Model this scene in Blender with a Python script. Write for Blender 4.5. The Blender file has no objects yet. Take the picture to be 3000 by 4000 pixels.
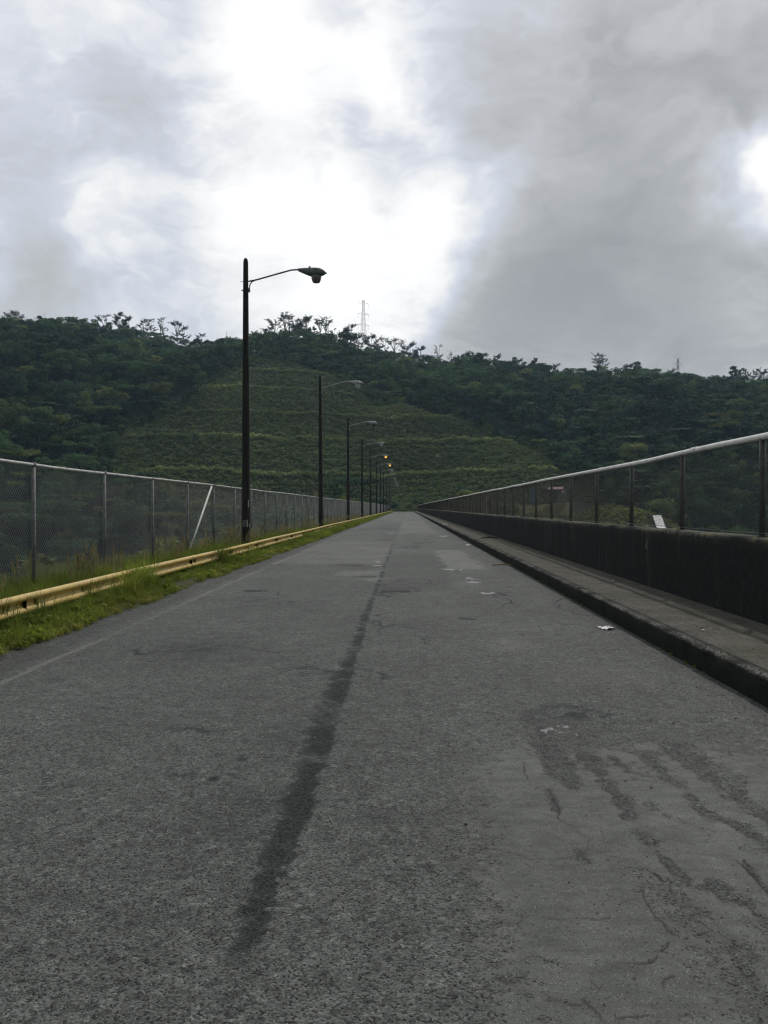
import bpy, math, random
import numpy as np
from mathutils import Vector, Matrix

random.seed(7); np.random.seed(7)
S = bpy.context.scene
COL = S.collection
R = math.radians

# ------------------------------------------------------------------ numpy noise
_perm = np.random.RandomState(11).rand(512, 512)
def vnoise(x, y):
    x = np.asarray(x, float); y = np.asarray(y, float)
    xi = np.floor(x).astype(int); yi = np.floor(y).astype(int)
    fx = x - xi; fy = y - yi
    fx = fx*fx*(3-2*fx); fy = fy*fy*(3-2*fy)
    a = _perm[xi % 512, yi % 512]; b = _perm[(xi+1) % 512, yi % 512]
    c = _perm[xi % 512, (yi+1) % 512]; d = _perm[(xi+1) % 512, (yi+1) % 512]
    return (a*(1-fx)+b*fx)*(1-fy) + (c*(1-fx)+d*fx)*fy - .5
def fbm(x, y, o=4):
    t = 0; a = 1.0
    for i in range(o):
        t = t + a*vnoise(x*2**i + 17.3*i, y*2**i + 5.1*i); a *= .5
    return t
def sstep(a, b, x):
    t = np.clip((x-a)/(b-a), 0, 1); return t*t*(3-2*t)

# ------------------------------------------------------------------ object helpers
def tag(o, label=None, cat=None, group=None, kind=None):
    if label: o['label'] = label
    if cat: o['category'] = cat
    if group: o['group'] = group
    if kind: o['kind'] = kind
    return o
def empty(name, loc, label, cat, group=None, rz=0):
    o = bpy.data.objects.new(name, None); COL.objects.link(o)
    o.location = loc; o.rotation_euler = (0, 0, rz); o.empty_display_size = .2
    return tag(o, label, cat, group)
def link(name, me, parent=None):
    o = bpy.data.objects.new(name, me); COL.objects.link(o)
    if parent: o.parent = parent
    return o
def mesh_np(name, V, F, mat=None, smooth=False, attrs=None):
    """F : (n,k) int array, all faces the same size"""
    me = bpy.data.meshes.new(name)
    V = np.asarray(V, np.float32); F = np.asarray(F, np.int32)
    n, k = F.shape
    me.vertices.add(len(V)); me.vertices.foreach_set('co', V.ravel())
    me.loops.add(n*k); me.loops.foreach_set('vertex_index', F.ravel())
    me.polygons.add(n); me.polygons.foreach_set('loop_start', np.arange(0, n*k, k, dtype=np.int32))
    try: me.polygons.foreach_set('loop_total', np.full(n, k, np.int32))
    except Exception: pass
    me.update(calc_edges=True)
    if smooth: me.polygons.foreach_set('use_smooth', np.ones(n, bool))
    if attrs:
        for nm, arr in attrs.items():
            a = me.attributes.new(nm, 'FLOAT', 'POINT'); a.data.foreach_set('value', np.asarray(arr, np.float32))
    if mat: me.materials.append(mat)
    me.validate()
    return me
class MB:
    def __init__(s): s.v = []; s.f = []
    def box(s, x0, x1, y0, y1, z0, z1):
        n = len(s.v)
        s.v += [(x, y, z) for z in (z0, z1) for y in (y0, y1) for x in (x0, x1)]
        s.f += [tuple(n+i for i in q) for q in ((0,2,3,1),(4,5,7,6),(0,1,5,4),(2,6,7,3),(0,4,6,2),(1,3,7,5))]
    def tube(s, pts, rad, n=8, cap=True):
        pts = [Vector(p) for p in pts]
        if not hasattr(rad, '__len__'): rad = [rad]*len(pts)
        base = len(s.v); prev = None
        for i, p in enumerate(pts):
            d = (pts[min(i+1, len(pts)-1)] - pts[max(i-1, 0)]).normalized()
            if prev is None:
                a = Vector((0, 0, 1)) if abs(d.z) < .9 else Vector((1, 0, 0))
                u = d.cross(a).normalized()
            else:
                u = (prev - d*prev.dot(d)).normalized()
            prev = u; w = d.cross(u)
            for k in range(n):
                t = 2*math.pi*k/n
                s.v.append(tuple(p + (u*math.cos(t) + w*math.sin(t))*rad[i]))
        for i in range(len(pts)-1):
            for k in range(n):
                a = base+i*n+k; b = base+i*n+(k+1) % n
                s.f.append((a, b, b+n, a+n))
        if cap:
            s.f.append(tuple(base+k for k in range(n))[::-1])
            s.f.append(tuple(base+(len(pts)-1)*n+k for k in range(n)))
    def loft(s, rings, cap=True):
        base = len(s.v); n = len(rings[0])
        for r in rings: s.v += [tuple(p) for p in r]
        for i in range(len(rings)-1):
            for k in range(n):
                a = base+i*n+k; b = base+i*n+(k+1) % n
                s.f.append((a, b, b+n, a+n))
        if cap:
            s.f.append(tuple(base+k for k in range(n))[::-1])
            s.f.append(tuple(base+(len(rings)-1)*n+k for k in range(n)))
    def mesh(s, name, mat, smooth=False):
        me = bpy.data.meshes.new(name); me.from_pydata(s.v, [], s.f); me.update()
        if smooth: me.polygons.foreach_set('use_smooth', np.ones(len(me.polygons), bool))
        me.materials.append(mat); return me
    def build(s, name, mat, parent=None, smooth=False):
        return link(name, s.mesh(name, mat, smooth), parent)

# ------------------------------------------------------------------ material helpers
class G:
    def __init__(s, tree): s.t = tree; s.n = tree.nodes; s.l = tree.links
    def put(s, sock, v):
        if v is None: return
        if isinstance(v, bpy.types.NodeSocket): s.l.new(v, sock)
        else:
            if hasattr(sock.default_value, '__len__') and not hasattr(v, '__len__'): v = (v,)*len(sock.default_value)
            if hasattr(v, '__len__') and len(sock.default_value) == 4 and len(v) == 3: v = tuple(v)+(1,)
            sock.default_value = v
    def math(s, op, a, b=None, c=None, clamp=False):
        n = s.n.new('ShaderNodeMath'); n.operation = op; n.use_clamp = clamp
        s.put(n.inputs[0], a); s.put(n.inputs[1], b)
        if c is not None: s.put(n.inputs[2], c)
        return n.outputs[0]
    def vmath(s, op, a, b=None, out=0):
        n = s.n.new('ShaderNodeVectorMath'); n.operation = op
        s.put(n.inputs[0], a)
        if b is not None:
            s.put(n.inputs['Scale'] if op == 'SCALE' else n.inputs[1], b)
        return n.outputs[out]
    def noise(s, vec, scale, detail=3, rough=.55, out=0, dist=0):
        n = s.n.new('ShaderNodeTexNoise'); s.put(n.inputs['Vector'], vec)
        s.put(n.inputs['Scale'], scale); s.put(n.inputs['Detail'], detail); s.put(n.inputs['Roughness'], rough)
        s.put(n.inputs['Distortion'], dist)
        return n.outputs[out]
    def voro(s, vec, scale, feature='F1', out='Distance', rnd=1.0):
        n = s.n.new('ShaderNodeTexVoronoi'); n.feature = feature
        s.put(n.inputs['Vector'], vec); s.put(n.inputs['Scale'], scale); s.put(n.inputs['Randomness'], rnd)
        return n.outputs[out]
    def rng(s, v, a, b, c=0, d=1, smooth=True):
        n = s.n.new('ShaderNodeMapRange'); n.interpolation_type = 'SMOOTHSTEP' if smooth else 'LINEAR'
        s.put(n.inputs[0], v)
        for i, q in enumerate((a, b, c, d)): s.put(n.inputs[i+1], q)
        return n.outputs[0]
    def mix(s, f, a, b, mode='MIX'):
        n = s.n.new('ShaderNodeMix'); n.data_type = 'RGBA'; n.blend_type = mode
        s.put(n.inputs['Factor'], f); s.put(n.inputs[6], a); s.put(n.inputs[7], b)
        return n.outputs[2]
    def scl(s, vec, v):
        n = s.n.new('ShaderNodeMapping'); s.put(n.inputs['Vector'], vec); n.inputs['Scale'].default_value = v
        return n.outputs[0]
    def attr(s, name, typ='GEOMETRY', out='Fac'):
        n = s.n.new('ShaderNodeAttribute'); n.attribute_name = name; n.attribute_type = typ
        return n.outputs[out]
    def bump(s, h, strength=.5, dist=.01, normal=None):
        n = s.n.new('ShaderNodeBump'); s.put(n.inputs['Height'], h)
        n.inputs['Strength'].default_value = strength; n.inputs['Distance'].default_value = dist
        if normal is not None: s.put(n.inputs['Normal'], normal)
        return n.outputs[0]
def material(name, fn):
    m = bpy.data.materials.new(name); m.use_nodes = True
    g = G(m.node_tree); b = g.n['Principled BSDF']
    g.b = b; g.out = g.n['Material Output']
    g.pos = g.n.new('ShaderNodeNewGeometry').outputs['Position']
    g.obj = g.n.new('ShaderNodeTexCoord').outputs['Object']
    fn(g); return m
def surf(g, col, rough=.8, normal=None, metal=0, spec=.5):
    g.put(g.b.inputs['Base Color'], col); g.put(g.b.inputs['Roughness'], rough)
    g.put(g.b.inputs['Metallic'], metal); g.put(g.b.inputs['Specular IOR Level'], spec)
    if normal is not None: g.put(g.b.inputs['Normal'], normal)

def simple(name, col, rough=.7, var=.25, scale=6, metal=0, bump=.15, spec=.5):
    def fn(g):
        n = g.noise(g.obj, scale, 4)
        k = g.rng(n, .3, .7, 1-var, 1+var)
        c = g.mix(1, col, g.n_rgb(k), 'MULTIPLY')
        surf(g, c, rough, g.bump(n, bump, .01), metal, spec)
    return material(name, fn)
def n_rgb(self, v):
    n = self.n.new('ShaderNodeCombineColor')
    for i in range(3): self.put(n.inputs[i], v)
    return n.outputs[0]
G.n_rgb = n_rgb

# --- road
def m_road(g):
    P = g.pos
    patch = g.attr('patch'); seam = g.attr('seam'); crack = g.attr('crack'); wet = g.attr('wet'); tone = g.attr('tone'); line = g.attr('line')
    big = g.noise(P, .55, 4); mid = g.noise(P, 5, 4); fine = g.noise(P, 260, 2)
    cell = g.voro(P, 125, out='Color'); cd = g.voro(P, 125)
    sep = g.n.new('ShaderNodeSeparateColor'); g.put(sep.inputs[0], cell)
    chip = g.rng(sep.outputs[0], 0, 1, .48, 1.5, False)
    hole = g.rng(sep.outputs[1], .80, .9, 1, .25)
    c4 = g.voro(P, 34, out='Color'); s4 = g.n.new('ShaderNodeSeparateColor'); g.put(s4.inputs[0], c4)
    speck = g.math('MULTIPLY', g.rng(s4.outputs[0], .80, .9, 1, .62), g.rng(s4.outputs[1], .84, .92, 1, 1.4))
    stone = g.mix(sep.outputs[2], (.096, .104, .092), (.081, .088, .085))
    stone = g.mix(g.rng(sep.outputs[2], .8, 1, 0, .5), stone, (.125, .105, .075)); stone = g.mix(g.rng(sep.outputs[2], .2, 0, 0, .5), stone, (.06, .085, .095))
    stone = g.mix(1, stone, g.n_rgb(g.math('MULTIPLY', g.math('MULTIPLY', chip, hole), speck)), 'MULTIPLY')
    stone = g.mix(1, stone, g.n_rgb(g.rng(mid, .3, .7, .86, 1.12)), 'MULTIPLY')
    fc = g.voro(P, 210, out='Color'); s2 = g.n.new('ShaderNodeSeparateColor'); g.put(s2.inputs[0], fc)
    sl = g.mix(g.rng(mid, .35, .65), (.094, .099, .088), (.075, .080, .073))
    sl = g.mix(1, sl, g.n_rgb(g.rng(s2.outputs[0], 0, 1, .86, 1.13, False)), 'MULTIPLY')
    sl = g.mix(1, sl, g.n_rgb(g.rng(s2.outputs[1], .93, .96, 1, .35)), 'MULTIPLY')
    sl = g.mix(1, sl, g.n_rgb(g.rng(s2.outputs[2], .955, .975, 1, 1.9)), 'MULTIPLY')
    sl = g.mix(1, sl, g.n_rgb(g.rng(g.noise(g.scl(P, (1, 2.2, 1)), 7, 5, .7), .3, .7, .80, 1.18)), 'MULTIPLY')
    frag = g.math('ADD', g.math('MULTIPLY', g.math('SUBTRACT', s4.outputs[2], .5), .35), g.math('MULTIPLY', g.math('SUBTRACT', sep.outputs[0], .5), .45))
    frag = g.math('ADD', frag, g.math('MULTIPLY', g.math('SUBTRACT', g.noise(P, 14, 6, .75), .5), 1.5))
    wet = g.rng(g.math('ADD', wet, g.math('MULTIPLY', frag, g.rng(wet, 0, .1))), .38, .62)
    pm = g.rng(g.math('ADD', patch, g.math('MULTIPLY', frag, g.math('MULTIPLY', g.rng(patch, 0, .1), g.rng(patch, 1, .93)))), .42, .55)
    c = g.mix(pm, stone, sl)
    c = g.mix(1, c, g.n_rgb(g.rng(big, .3, .7, .9, 1.12)), 'MULTIPLY')
    c = g.mix(1, c, g.n_rgb(tone), 'MULTIPLY')
    sm = g.math('ADD', g.math('MULTIPLY', g.rng(g.math('ADD', seam, g.math('MULTIPLY', frag, g.rng(seam, 0, .12))), .40, .50), .88), g.math('MULTIPLY', seam, .12))
    c = g.mix(g.math('MULTIPLY', sm, .95), c, g.mix(1, (.026, .030, .030), g.n_rgb(g.rng(sep.outputs[0], 0, 1, .2, 1.7, False)), 'MULTIPLY'))
    lm = g.math('MULTIPLY', line, g.rng(g.math('ADD', g.noise(P, 30, 3), g.math('MULTIPLY', sep.outputs[1], .3)), .5, .8, .08, .5))
    c = g.mix(lm, c, (.26, .26, .245))
    c = g.mix(g.math('MULTIPLY', crack, .95), c, (.018, .018, .018))
    c = g.mix(g.math('MULTIPLY', wet, .3), c, (.125, .125, .12))  # wet spots mixed paler: worn slurry grey, with their glint put into the colour
    ro = g.math('ADD', g.math('MULTIPLY', wet, -.34), g.rng(fine, .3, .7, .66, .82))
    h = g.math('ADD', g.math('MULTIPLY', g.math('MULTIPLY', g.math('SUBTRACT', 1, pm), g.math('SUBTRACT', 1, g.math('MULTIPLY', wet, .35))), g.math('SUBTRACT', g.math('MULTIPLY', sep.outputs[0], .6), cd)),
               g.math('MULTIPLY', fine, .12))
    sp_ = g.math('MAXIMUM', g.math('SUBTRACT', g.math('ADD', .22, g.math('MULTIPLY', wet, .8)), g.math('MULTIPLY', seam, .13)), .02)
    surf(g, c, ro, g.bump(h, .9, .006)); g.put(g.b.inputs['Specular IOR Level'], sp_)
ROAD = material('asphalt', m_road)

def m_conc(base, dark, stain):
    def fn(g):
        P = g.pos
        n = g.noise(P, 3.2, 5, .6); f = g.noise(P, 45, 3); v = g.voro(P, 70, out='Color')
        sp = g.n.new('ShaderNodeSeparateColor'); g.put(sp.inputs[0], v)
        c = g.mix(g.rng(n, .35, .65), base, dark)
        c = g.mix(g.rng(g.noise(P, 1.1, 4), .5, .7, 0, .6), c, stain)
        c = g.mix(1, c, g.n_rgb(g.rng(sp.outputs[0], 0, 1, .72, 1.28, False)), 'MULTIPLY')
        c = g.mix(g.rng(sp.outputs[1], .88, .93, 0, .75), c, (.012, .013, .012))
        w = g.attr('worn')
        c = g.mix(g.math('MULTIPLY', w, g.rng(f, .42, .6)), c, (.21, .205, .185))
        surf(g, c, .9, g.bump(g.math('ADD', f, sp.outputs[0]), .8, .008), spec=.15)
    return fn
SIDE = material('sidewalk_concrete', m_conc((.105, .10, .083), (.072, .07, .058), (.056, .06, .042)))
KERB = material('kerb_concrete', m_conc((.014, .016, .013), (.008, .010, .008), (.009, .013, .007)))

def m_wall(g):
    P = g.pos
    st = g.noise(g.scl(P, (1, 2.2, .16)), 2.0, 5, .65)
    st2 = g.noise(g.scl(P, (1, 3.2, .4)), 1.0, 4, .6)
    n = g.noise(P, 9, 5, .6)
    c = g.mix(g.rng(n, .3, .7), (.010, .0125, .0125), (.0195, .0225, .0215))
    c = g.mix(g.math('MULTIPLY', g.rng(st, .50, .68), g.rng(st2, .44, .62)), c, (.050, .052, .048))
    c = g.mix(g.rng(g.noise(P, 1.7, 4), .56, .72, 0, .5), c, (.012, .018, .007))
    w = g.attr('worn')
    c = g.mix(g.math('MULTIPLY', w, g.rng(g.noise(P, 14, 4), .36, .56)), c, (.115, .112, .088))
    c = g.mix(g.math('MULTIPLY', w, g.rng(g.noise(P, 5, 3), .52, .66, 0, .8)), c, (.11, .115, .04))
    surf(g, c, .9, g.bump(n, .5, .01), spec=.12)
WALL = material('mildewed_concrete', m_wall)

GALV = simple('galvanised_steel', (.46, .46, .44), .55, .22, 14, .0, .1)
GALVP = simple('weathered_post_steel', (.13, .135, .13), .6, .3, 9, .0, .1)
GALVD = simple('dull_post_steel', (.05, .053, .05), .65, .35, 9, .0, .1)
RAILW = simple('pale_rail_paint', (.70, .69, .65), .5, .12, 5, 0, .08)
WIRE_SUN = simple('sunlit_wire', (.18, .185, .175), .5, .15, 3, .0, 0)  # left fence wire, paler: the sun on it is put into the colour
WIRE_SHADE = simple('shaded_wire', (.046, .040, .030), .6, .15, 3, .0, 0)  # right fence wire, brown and darkened for its side turned from the sun
def m_yel(g):
    n = g.noise(g.obj, 3, 4); f = g.noise(g.scl(g.obj, (1, 1, 1)), 22, 4)
    c = g.mix(g.rng(n, .3, .7), (.58, .42, .115), (.48, .35, .12))
    c = g.mix(g.rng(f, .57, .68, 0, .8), c, (.20, .11, .045))
    c = g.mix(g.rng(g.noise(g.obj, .8, 4), .55, .75, 0, .45), c, (.55, .46, .27))
    surf(g, c, .5, g.bump(f, .15, .004))
YEL = material('faded_yellow_paint', m_yel)
YELD = simple('yellow_post_paint', (.36, .26, .09), .6, .3, 8)
def m_pole(g):
    n = g.noise(g.scl(g.obj, (9, 9, .5)), 1.6, 5, .65); f = g.noise(g.obj, 16, 3)
    c = g.mix(g.rng(n, .3, .7), (.016, .015, .014), (.042, .038, .033))
    c = g.mix(g.rng(f, .62, .72, 0, .35), c, (.07, .068, .06))
    surf(g, c, .9, g.bump(n, .6, .02), spec=.3)
POLE = material('dark_tarred_timber', m_pole)
ARMD = simple('dark_arm_steel', (.07, .07, .085), .6, .2, 9)
ARML = simple('pale_arm_aluminium', (.36, .38, .38), .5, .15, 9)
HEADD = simple('greenish_lamp_housing', (.10, .125, .115), .55, .3, 7)
HEADL = simple('pale_lamp_housing', (.30, .32, .33), .5, .2, 7)
def m_bowl(col, tr):
    def fn(g):
        surf(g, col, .25); g.put(g.b.inputs['Transmission Weight'], tr)
    return fn
BOWLD = material('grimy_lamp_glass', m_bowl((.13, .12, .115), .0))
BOWLL = material('clear_lamp_glass', m_bowl((.55, .62, .56), .35))
BOWLK = material('sooty_lamp_glass', m_bowl((.06, .065, .07), .0))
def m_lit(g):
    surf(g, (.6, .35, .08), .4)
    g.put(g.b.inputs['Emission Color'], (1.0, .50, .07, 1)); g.put(g.b.inputs['Emission Strength'], 1.5)
BOWLO = material('lit_sodium_glass', m_lit)
PAPER = simple('white_litter_paper', (.62, .62, .62), .6, .12, 20)
STRAW = simple('dry_stalk', (.26, .18, .08), .8, .25, 10)
PLATE = simple('grey_number_plate', (.10, .11, .11), .5, .2, 12)
WHITEP = simple('white_strip', (.55, .56, .55), .5, .15, 12)
TOWER = simple('tower_steel', (.40, .41, .42), .6, .15, .5)
CABLE = simple('cable_aluminium', (.34, .35, .37), .6, .05, .1, 0, 0)
CHUTE = simple('pale_chute_concrete', (.50, .51, .50), .7, .35, 1.6)
HOUSEW = simple('cream_house_wall', (.14, .13, .105), .8, .2, 1)
HOUSED = simple('dark_house_boards', (.05, .04, .035), .8, .2, 1)
ROOFR = simple('faded_red_roof', (.15, .035, .035), .6, .3, 1)
BLUE = simple('blue_hut_paint', (.07, .14, .19), .6, .2, 1)
BARK = simple('tree_bark', (.075, .065, .055), .9, .3, 2)
BARKP = simple('pale_dead_bark', (.16, .15, .135), .9, .3, 2)
TWIG = simple('twig_bark', (.04, .032, .024), .9, .3, 9)

def leaf_mat(name, a, b, c, inst, trans=.35, pos_scale=.02):
    """a dark, b mid, c yellowish; the tint is one number per plant"""
    def fn(g):
        t = g.attr('tint', 'INSTANCER') if inst else g.n.new('ShaderNodeObjectInfo').outputs['Random']
        lt = g.attr('lt')
        col = g.mix(g.rng(t, .05, .65, smooth=False), a, b)
        col = g.mix(g.rng(t, .72, 1.0, 0, .8), col, c)
        col = g.mix(1, col, g.n_rgb(g.rng(lt, 0, 1, .6, 1.4, False)), 'MULTIPLY')
        col = g.mix(1, col, g.n_rgb(g.rng(g.noise(g.pos, pos_scale, 3), .3, .7, .75, 1.3)), 'MULTIPLY')
        surf(g, col, .7, spec=.12)
        tr = g.n.new('ShaderNodeBsdfTranslucent'); g.put(tr.inputs[0], col)
        ms = g.n.new('ShaderNodeMixShader'); ms.inputs[0].default_value = trans
        g.l.new(g.b.outputs[0], ms.inputs[1]); g.l.new(tr.outputs[0], ms.inputs[2])
        g.l.new(ms.outputs[0], g.out.inputs[0])
    return material(name, fn)
LD, LM, LY = (.020, .046, .028), (.062, .122, .046), (.160, .175, .045)
LEAF_I = leaf_mat('forest_leaves', LD, LM, LY, True)
LEAF_O = leaf_mat('tree_leaves', LD, LM, LY, False)
RIDGE_L = leaf_mat('ridge_tree_leaves', (.026, .036, .030), (.034, .048, .030), (.05, .06, .03), False, .15)
SHRUB_I = leaf_mat('hillside_herb', (.110, .142, .060), (.185, .22, .084), (.30, .33, .12), True, .3)
GRASS_I = leaf_mat('verge_grass', (.095, .138, .020), (.18, .225, .035), (.31, .29, .075), True, .4, .8)
SEED_I = leaf_mat('seed_head', (.20, .18, .09), (.28, .25, .13), (.33, .30, .18), True, .4, .8)
GRASS_O = leaf_mat('clump_grass', (.12, .17, .024), (.21, .27, .04), (.28, .29, .05), False, .4, .8)

def m_terr(g):
    P = g.pos; te = g.attr('terrace'); be = g.attr('bench')
    n = g.noise(P, .06, 5, .6); f = g.noise(P, .7, 5, .65)
    ter = g.mix(g.rng(n, .35, .65), (.085, .095, .040), (.098, .092, .046))
    ter = g.mix(g.rng(f, .45, .65), ter, (.042, .060, .022))
    ter = g.mix(g.math('MULTIPLY', be, g.rng(f, .3, .55)), ter, (.115, .115, .036))  # yellower grass on bench lips, lightened for the light those edges catch
    fo = g.mix(g.rng(f, .4, .6), (.006, .012, .007), (.012, .024, .011))
    c = g.mix(te, fo, ter)
    surf(g, c, .95, g.bump(f, .8, .6), spec=.15)
TERR = material('hillside_soil', m_terr)
def m_verge(g):
    n = g.noise(g.pos, 9, 4); f = g.noise(g.pos, 60, 3)
    c = g.mix(g.rng(n, .4, .6), (.045, .06, .014), (.05, .045, .028))
    c = g.mix(g.rng(f, .5, .65), c, (.03, .03, .02))
    surf(g, c, .95, g.bump(f, .7, .02), spec=.2)
VERGE = material('verge_soil', m_verge)

# ------------------------------------------------------------------ terrain
F_PX, VX, VY, CAMH = 1740.0, 877.0, 1096.0, 1.5       # photograph measures, used to size the skyline
RIDGE = 620.0
sk = np.array([(-900,720),(-400,700),(0,690),(100,695),(200,696),(300,694),(400,716),(480,742),(545,744),(600,731),(640,727),(690,731),(760,742),(800,750),(850,754),(950,768),
               (1050,779),(1150,788),(1250,800),(1350,812),(1450,826),(1550,835),(1659,842),(2100,870),(2600,880)], float)
skX = (sk[:,0]-VX)/F_PX*RIDGE; skH = CAMH + (VY-sk[:,1])/F_PX*RIDGE
def ridge_h(X):
    off = np.interp(X, [-150,-118,-90,-45,-25,0], [-11.,-8,-2.5,-2.5,-6,-9.6], left=-11., right=-9.6)
    return np.interp(X, skX, skH) + off
def foot_y(X):
    return np.interp(X, [-600,-300,-90,90,300,600], [40,110,242,242,150,60])
def hill(X, Y):
    H = ridge_h(X); yb = foot_y(X); z0 = -32.0
    u = (Y-yb)/(RIDGE-yb)
    p = np.interp(u, [-1,0,.516,1,1.25,2.2], [0,0,.66,1,.93,.45])
    # round the break of slope
    p2 = np.interp(u+.05, [-1,0,.516,1,1.25,2.2], [0,0,.66,1,.93,.45]); p3 = np.interp(u-.05, [-1,0,.516,1,1.25,2.2], [0,0,.66,1,.93,.45])
    k = sstep(1.0,.9,u)*sstep(0,.1,u)
    p = p*(1-.6*k) + .3*k*(p2+p3)
    return z0 + (H-z0)*p
TP = np.array([(-92,2),(-124,24),(-123,34),(-104,45),(-100,60),(-90,71),(-72,80),(-48,72),(-24,60),(-17,51),(0,54),(34,38),(45,30),(58,23),(66,6),(60,-12),(-62,-10)], float)
def in_terrace(X, Z):
    """soft inside test of the cleared slope, in (x, height) of the slope"""
    X = np.asarray(X, float); Z = np.asarray(Z, float)
    inside = np.zeros(X.shape, bool); d = np.full(X.shape, 1e9)
    n = len(TP)
    for i in range(n):
        x1, z1 = TP[i]; x2, z2 = TP[(i+1) % n]
        c = ((z1 > Z) != (z2 > Z)) & (X < (x2-x1)*(Z-z1)/((z2-z1)+1e-9)+x1)
        inside ^= c
        L2 = (x2-x1)**2+(z2-z1)**2; t = np.clip(((X-x1)*(x2-x1)+(Z-z1)*(z2-z1))/L2, 0, 1)
        d = np.minimum(d, np.hypot(X-x1-t*(x2-x1), Z-z1-t*(z2-z1)))
    return np.where(inside, d, -d)
LEV = np.array([-14., 1., 15.5, 32., 46., 60.5, 74., 90., 100.])
def benches(z, X, te):
    zz = z - .035*np.clip(X, -10, 80) + 3.2*fbm(X*.022, z*.0+3, 3) + 1.0*fbm(X*.09, z*.03, 2)
    i = np.clip(np.searchsorted(LEV, zz)-1, 0, len(LEV)-2)
    a = LEV[i]; b = LEV[i+1]; t = np.clip((zz-a)/(b-a), 0, 1)
    step = np.where(t < .66, t/.66*.96, .96+(t-.66)/.34*.04)       # steep face, then a nearly flat berm
    nz = a + step*(b-a) + (z-zz)
    lip = np.exp(-((t-.655)/.045)**2)
    return z + te*(nz-z), lip*te
def terrain(X, Y):
    X = np.asarray(X, float); Y = np.asarray(Y, float)
    h = hill(X, Y)
    side = np.clip(np.abs(X)-6.5, 0, None)
    dam = -.35 - side/np.where(X < 0, 1.7, 2.1)
    dam = np.where(Y > 292, dam - (Y-292)*.02, dam)
    dam = np.where((X > -7.5) & (X < 5.0), -.35, dam)
    mound = -32 + 35.0*np.exp(-((X-48)/27.)**2 - ((Y-182)/70.)**2)
    sm = lambda a, b, k: np.log(np.exp(a/k)+np.exp(b/k))*k
    z = np.maximum(h, -32)
    z = sm(z, np.maximum(mound, -60), 1.2)
    core = (np.abs(X) < 7.5) & (Y < 285)
    z2 = sm(z, dam, .8)
    z = np.where(core, np.where(Y > 262, np.maximum(dam, np.minimum(z, -.35)), dam), z2)
    te = sstep(-3, 3, in_terrace(X + 5*fbm(X*.05, Y*.05, 3), h))*(Y > 240)
    z, lip = benches(z, X, te*sstep(9, 16, np.abs(X)*(Y < 300) + 100*(Y >= 300)))
    am = sstep(-30, -10, z)*sstep(RIDGE, RIDGE-70, Y)*(1-te) + te*.22
    am = np.where(np.abs(X) < 9, np.where(Y < 305, 0, am), am)
    z = z + am*(9*fbm(X*.012, Y*.012, 3) + 2.2*fbm(X*.06, Y*.06, 3))
    return z, te, lip

def axis(breaks):
    out = []
    for a, b, st in breaks: out += list(np.arange(a, b, st))
    return np.array(out + [breaks[-1][1]])
gx = axis([(-2400,-700,100),(-700,-330,14),(-330,-140,4),(-140,-20,1.6),(-20,-9,1.6),(-9,6,1.5),(6,90,1.4),(90,330,4),(330,700,14),(700,2400,100)])
gy = axis([(-600,-40,40),(-40,100,6),(100,230,3),(230,285,2),(285,470,.9),(470,640,3),(640,800,10),(800,3000,120)])
GX, GY = np.meshgrid(gx, gy)
GZ, GT, GB = terrain(GX, GY)
nx, ny = len(gx), len(gy)
def grid_faces(nx, ny):
    i = np.arange(nx-1)[None, :] + np.arange(ny-1)[:, None]*nx
    return np.stack([i, i+1, i+1+nx, i+nx], -1).reshape(-1, 4)
ground = link('hillside_terrain', mesh_np('hillside_terrain', np.stack([GX, GY, GZ], -1).reshape(-1, 3), grid_faces(nx, ny), TERR, True,
              {'terrace': GT.ravel(), 'bench': GB.ravel()}))
tag(ground, 'wooded valley and hillside rising beyond the end of the road', None, None, 'structure')

# ------------------------------------------------------------------ road sheet
KX = 2.71
def zx(l, sx, sy, kx, ky): return [((sx+x*kx)*.553, (sy+y*ky)*.553) for x, y in l]
Z7 = lambda *l: zx(l, 1600, 2500, .8439, .8436)
Z8 = lambda *l: zx(l, 0, 2600, .9644, .9642)
def w2(p): return ((p[0]-VX)*CAMH/(p[1]-VY), F_PX*CAMH/(p[1]-VY))
cracks = [Z7((280,965),(400,965),(480,985),(550,1000),(640,1010),(760,1008)),
 Z7((690,770),(690,820),(745,850),(775,885),(825,910),(860,915),(910,930),(1000,940)), Z7((825,910),(810,950),(795,990)),
 Z7((440,1300),(490,1300),(550,1275),(620,1280),(710,1285),(860,1280),(930,1274)), Z7((490,1300),(515,1330)),
 Z7((1070,1130),(1090,1190),(1130,1260),(1190,1310),(1220,1360)), Z7((1200,1390),(1160,1425)), Z7((960,1495),(1050,1490),(1120,1480),(1150,1450)),
 Z7((1165,1600),(1180,1560),(1250,1545)), Z7((830,1550),(845,1590),(880,1620)), Z7((640,1670),(700,1670),(760,1690),(820,1690)),
 Z7((820,1665),(850,1690),(880,1730),(905,1778)), Z7((970,1740),(1050,1728),(1180,1725),(1280,1710)), Z7((520,560),(530,600),(548,640)),
 Z7((1110,1060),(1140,1080),(1180,1120),(1215,1160)), Z7((650,690),(665,740),(690,770)), Z7((570,690),(590,675),(620,668)),
 Z7((1370,820),(1500,830),(1560,845)), Z7((1500,1000),(1560,1060),(1659,1170)),
 Z8((880,400),(895,435),(860,470),(885,510)), Z8((770,470),(820,460),(860,462)), Z8((1135,940),(1180,960),(1240,995))]
xs = np.linspace(-4.3, KX-.003, 950)
ys = [-12.0, -8, -4, -2, -1, 0, .6, 1.1, 1.5, 1.75]
y = 1.9
while y < 30: ys.append(y); y += max(.0034*y, .006)*(1 if y < 14 else 2.2)
while y < 286: ys.append(y); y += .012*y
ys.append(286.0); ys = np.array(ys)
X, Y = np.meshgrid(xs, ys)
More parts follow.
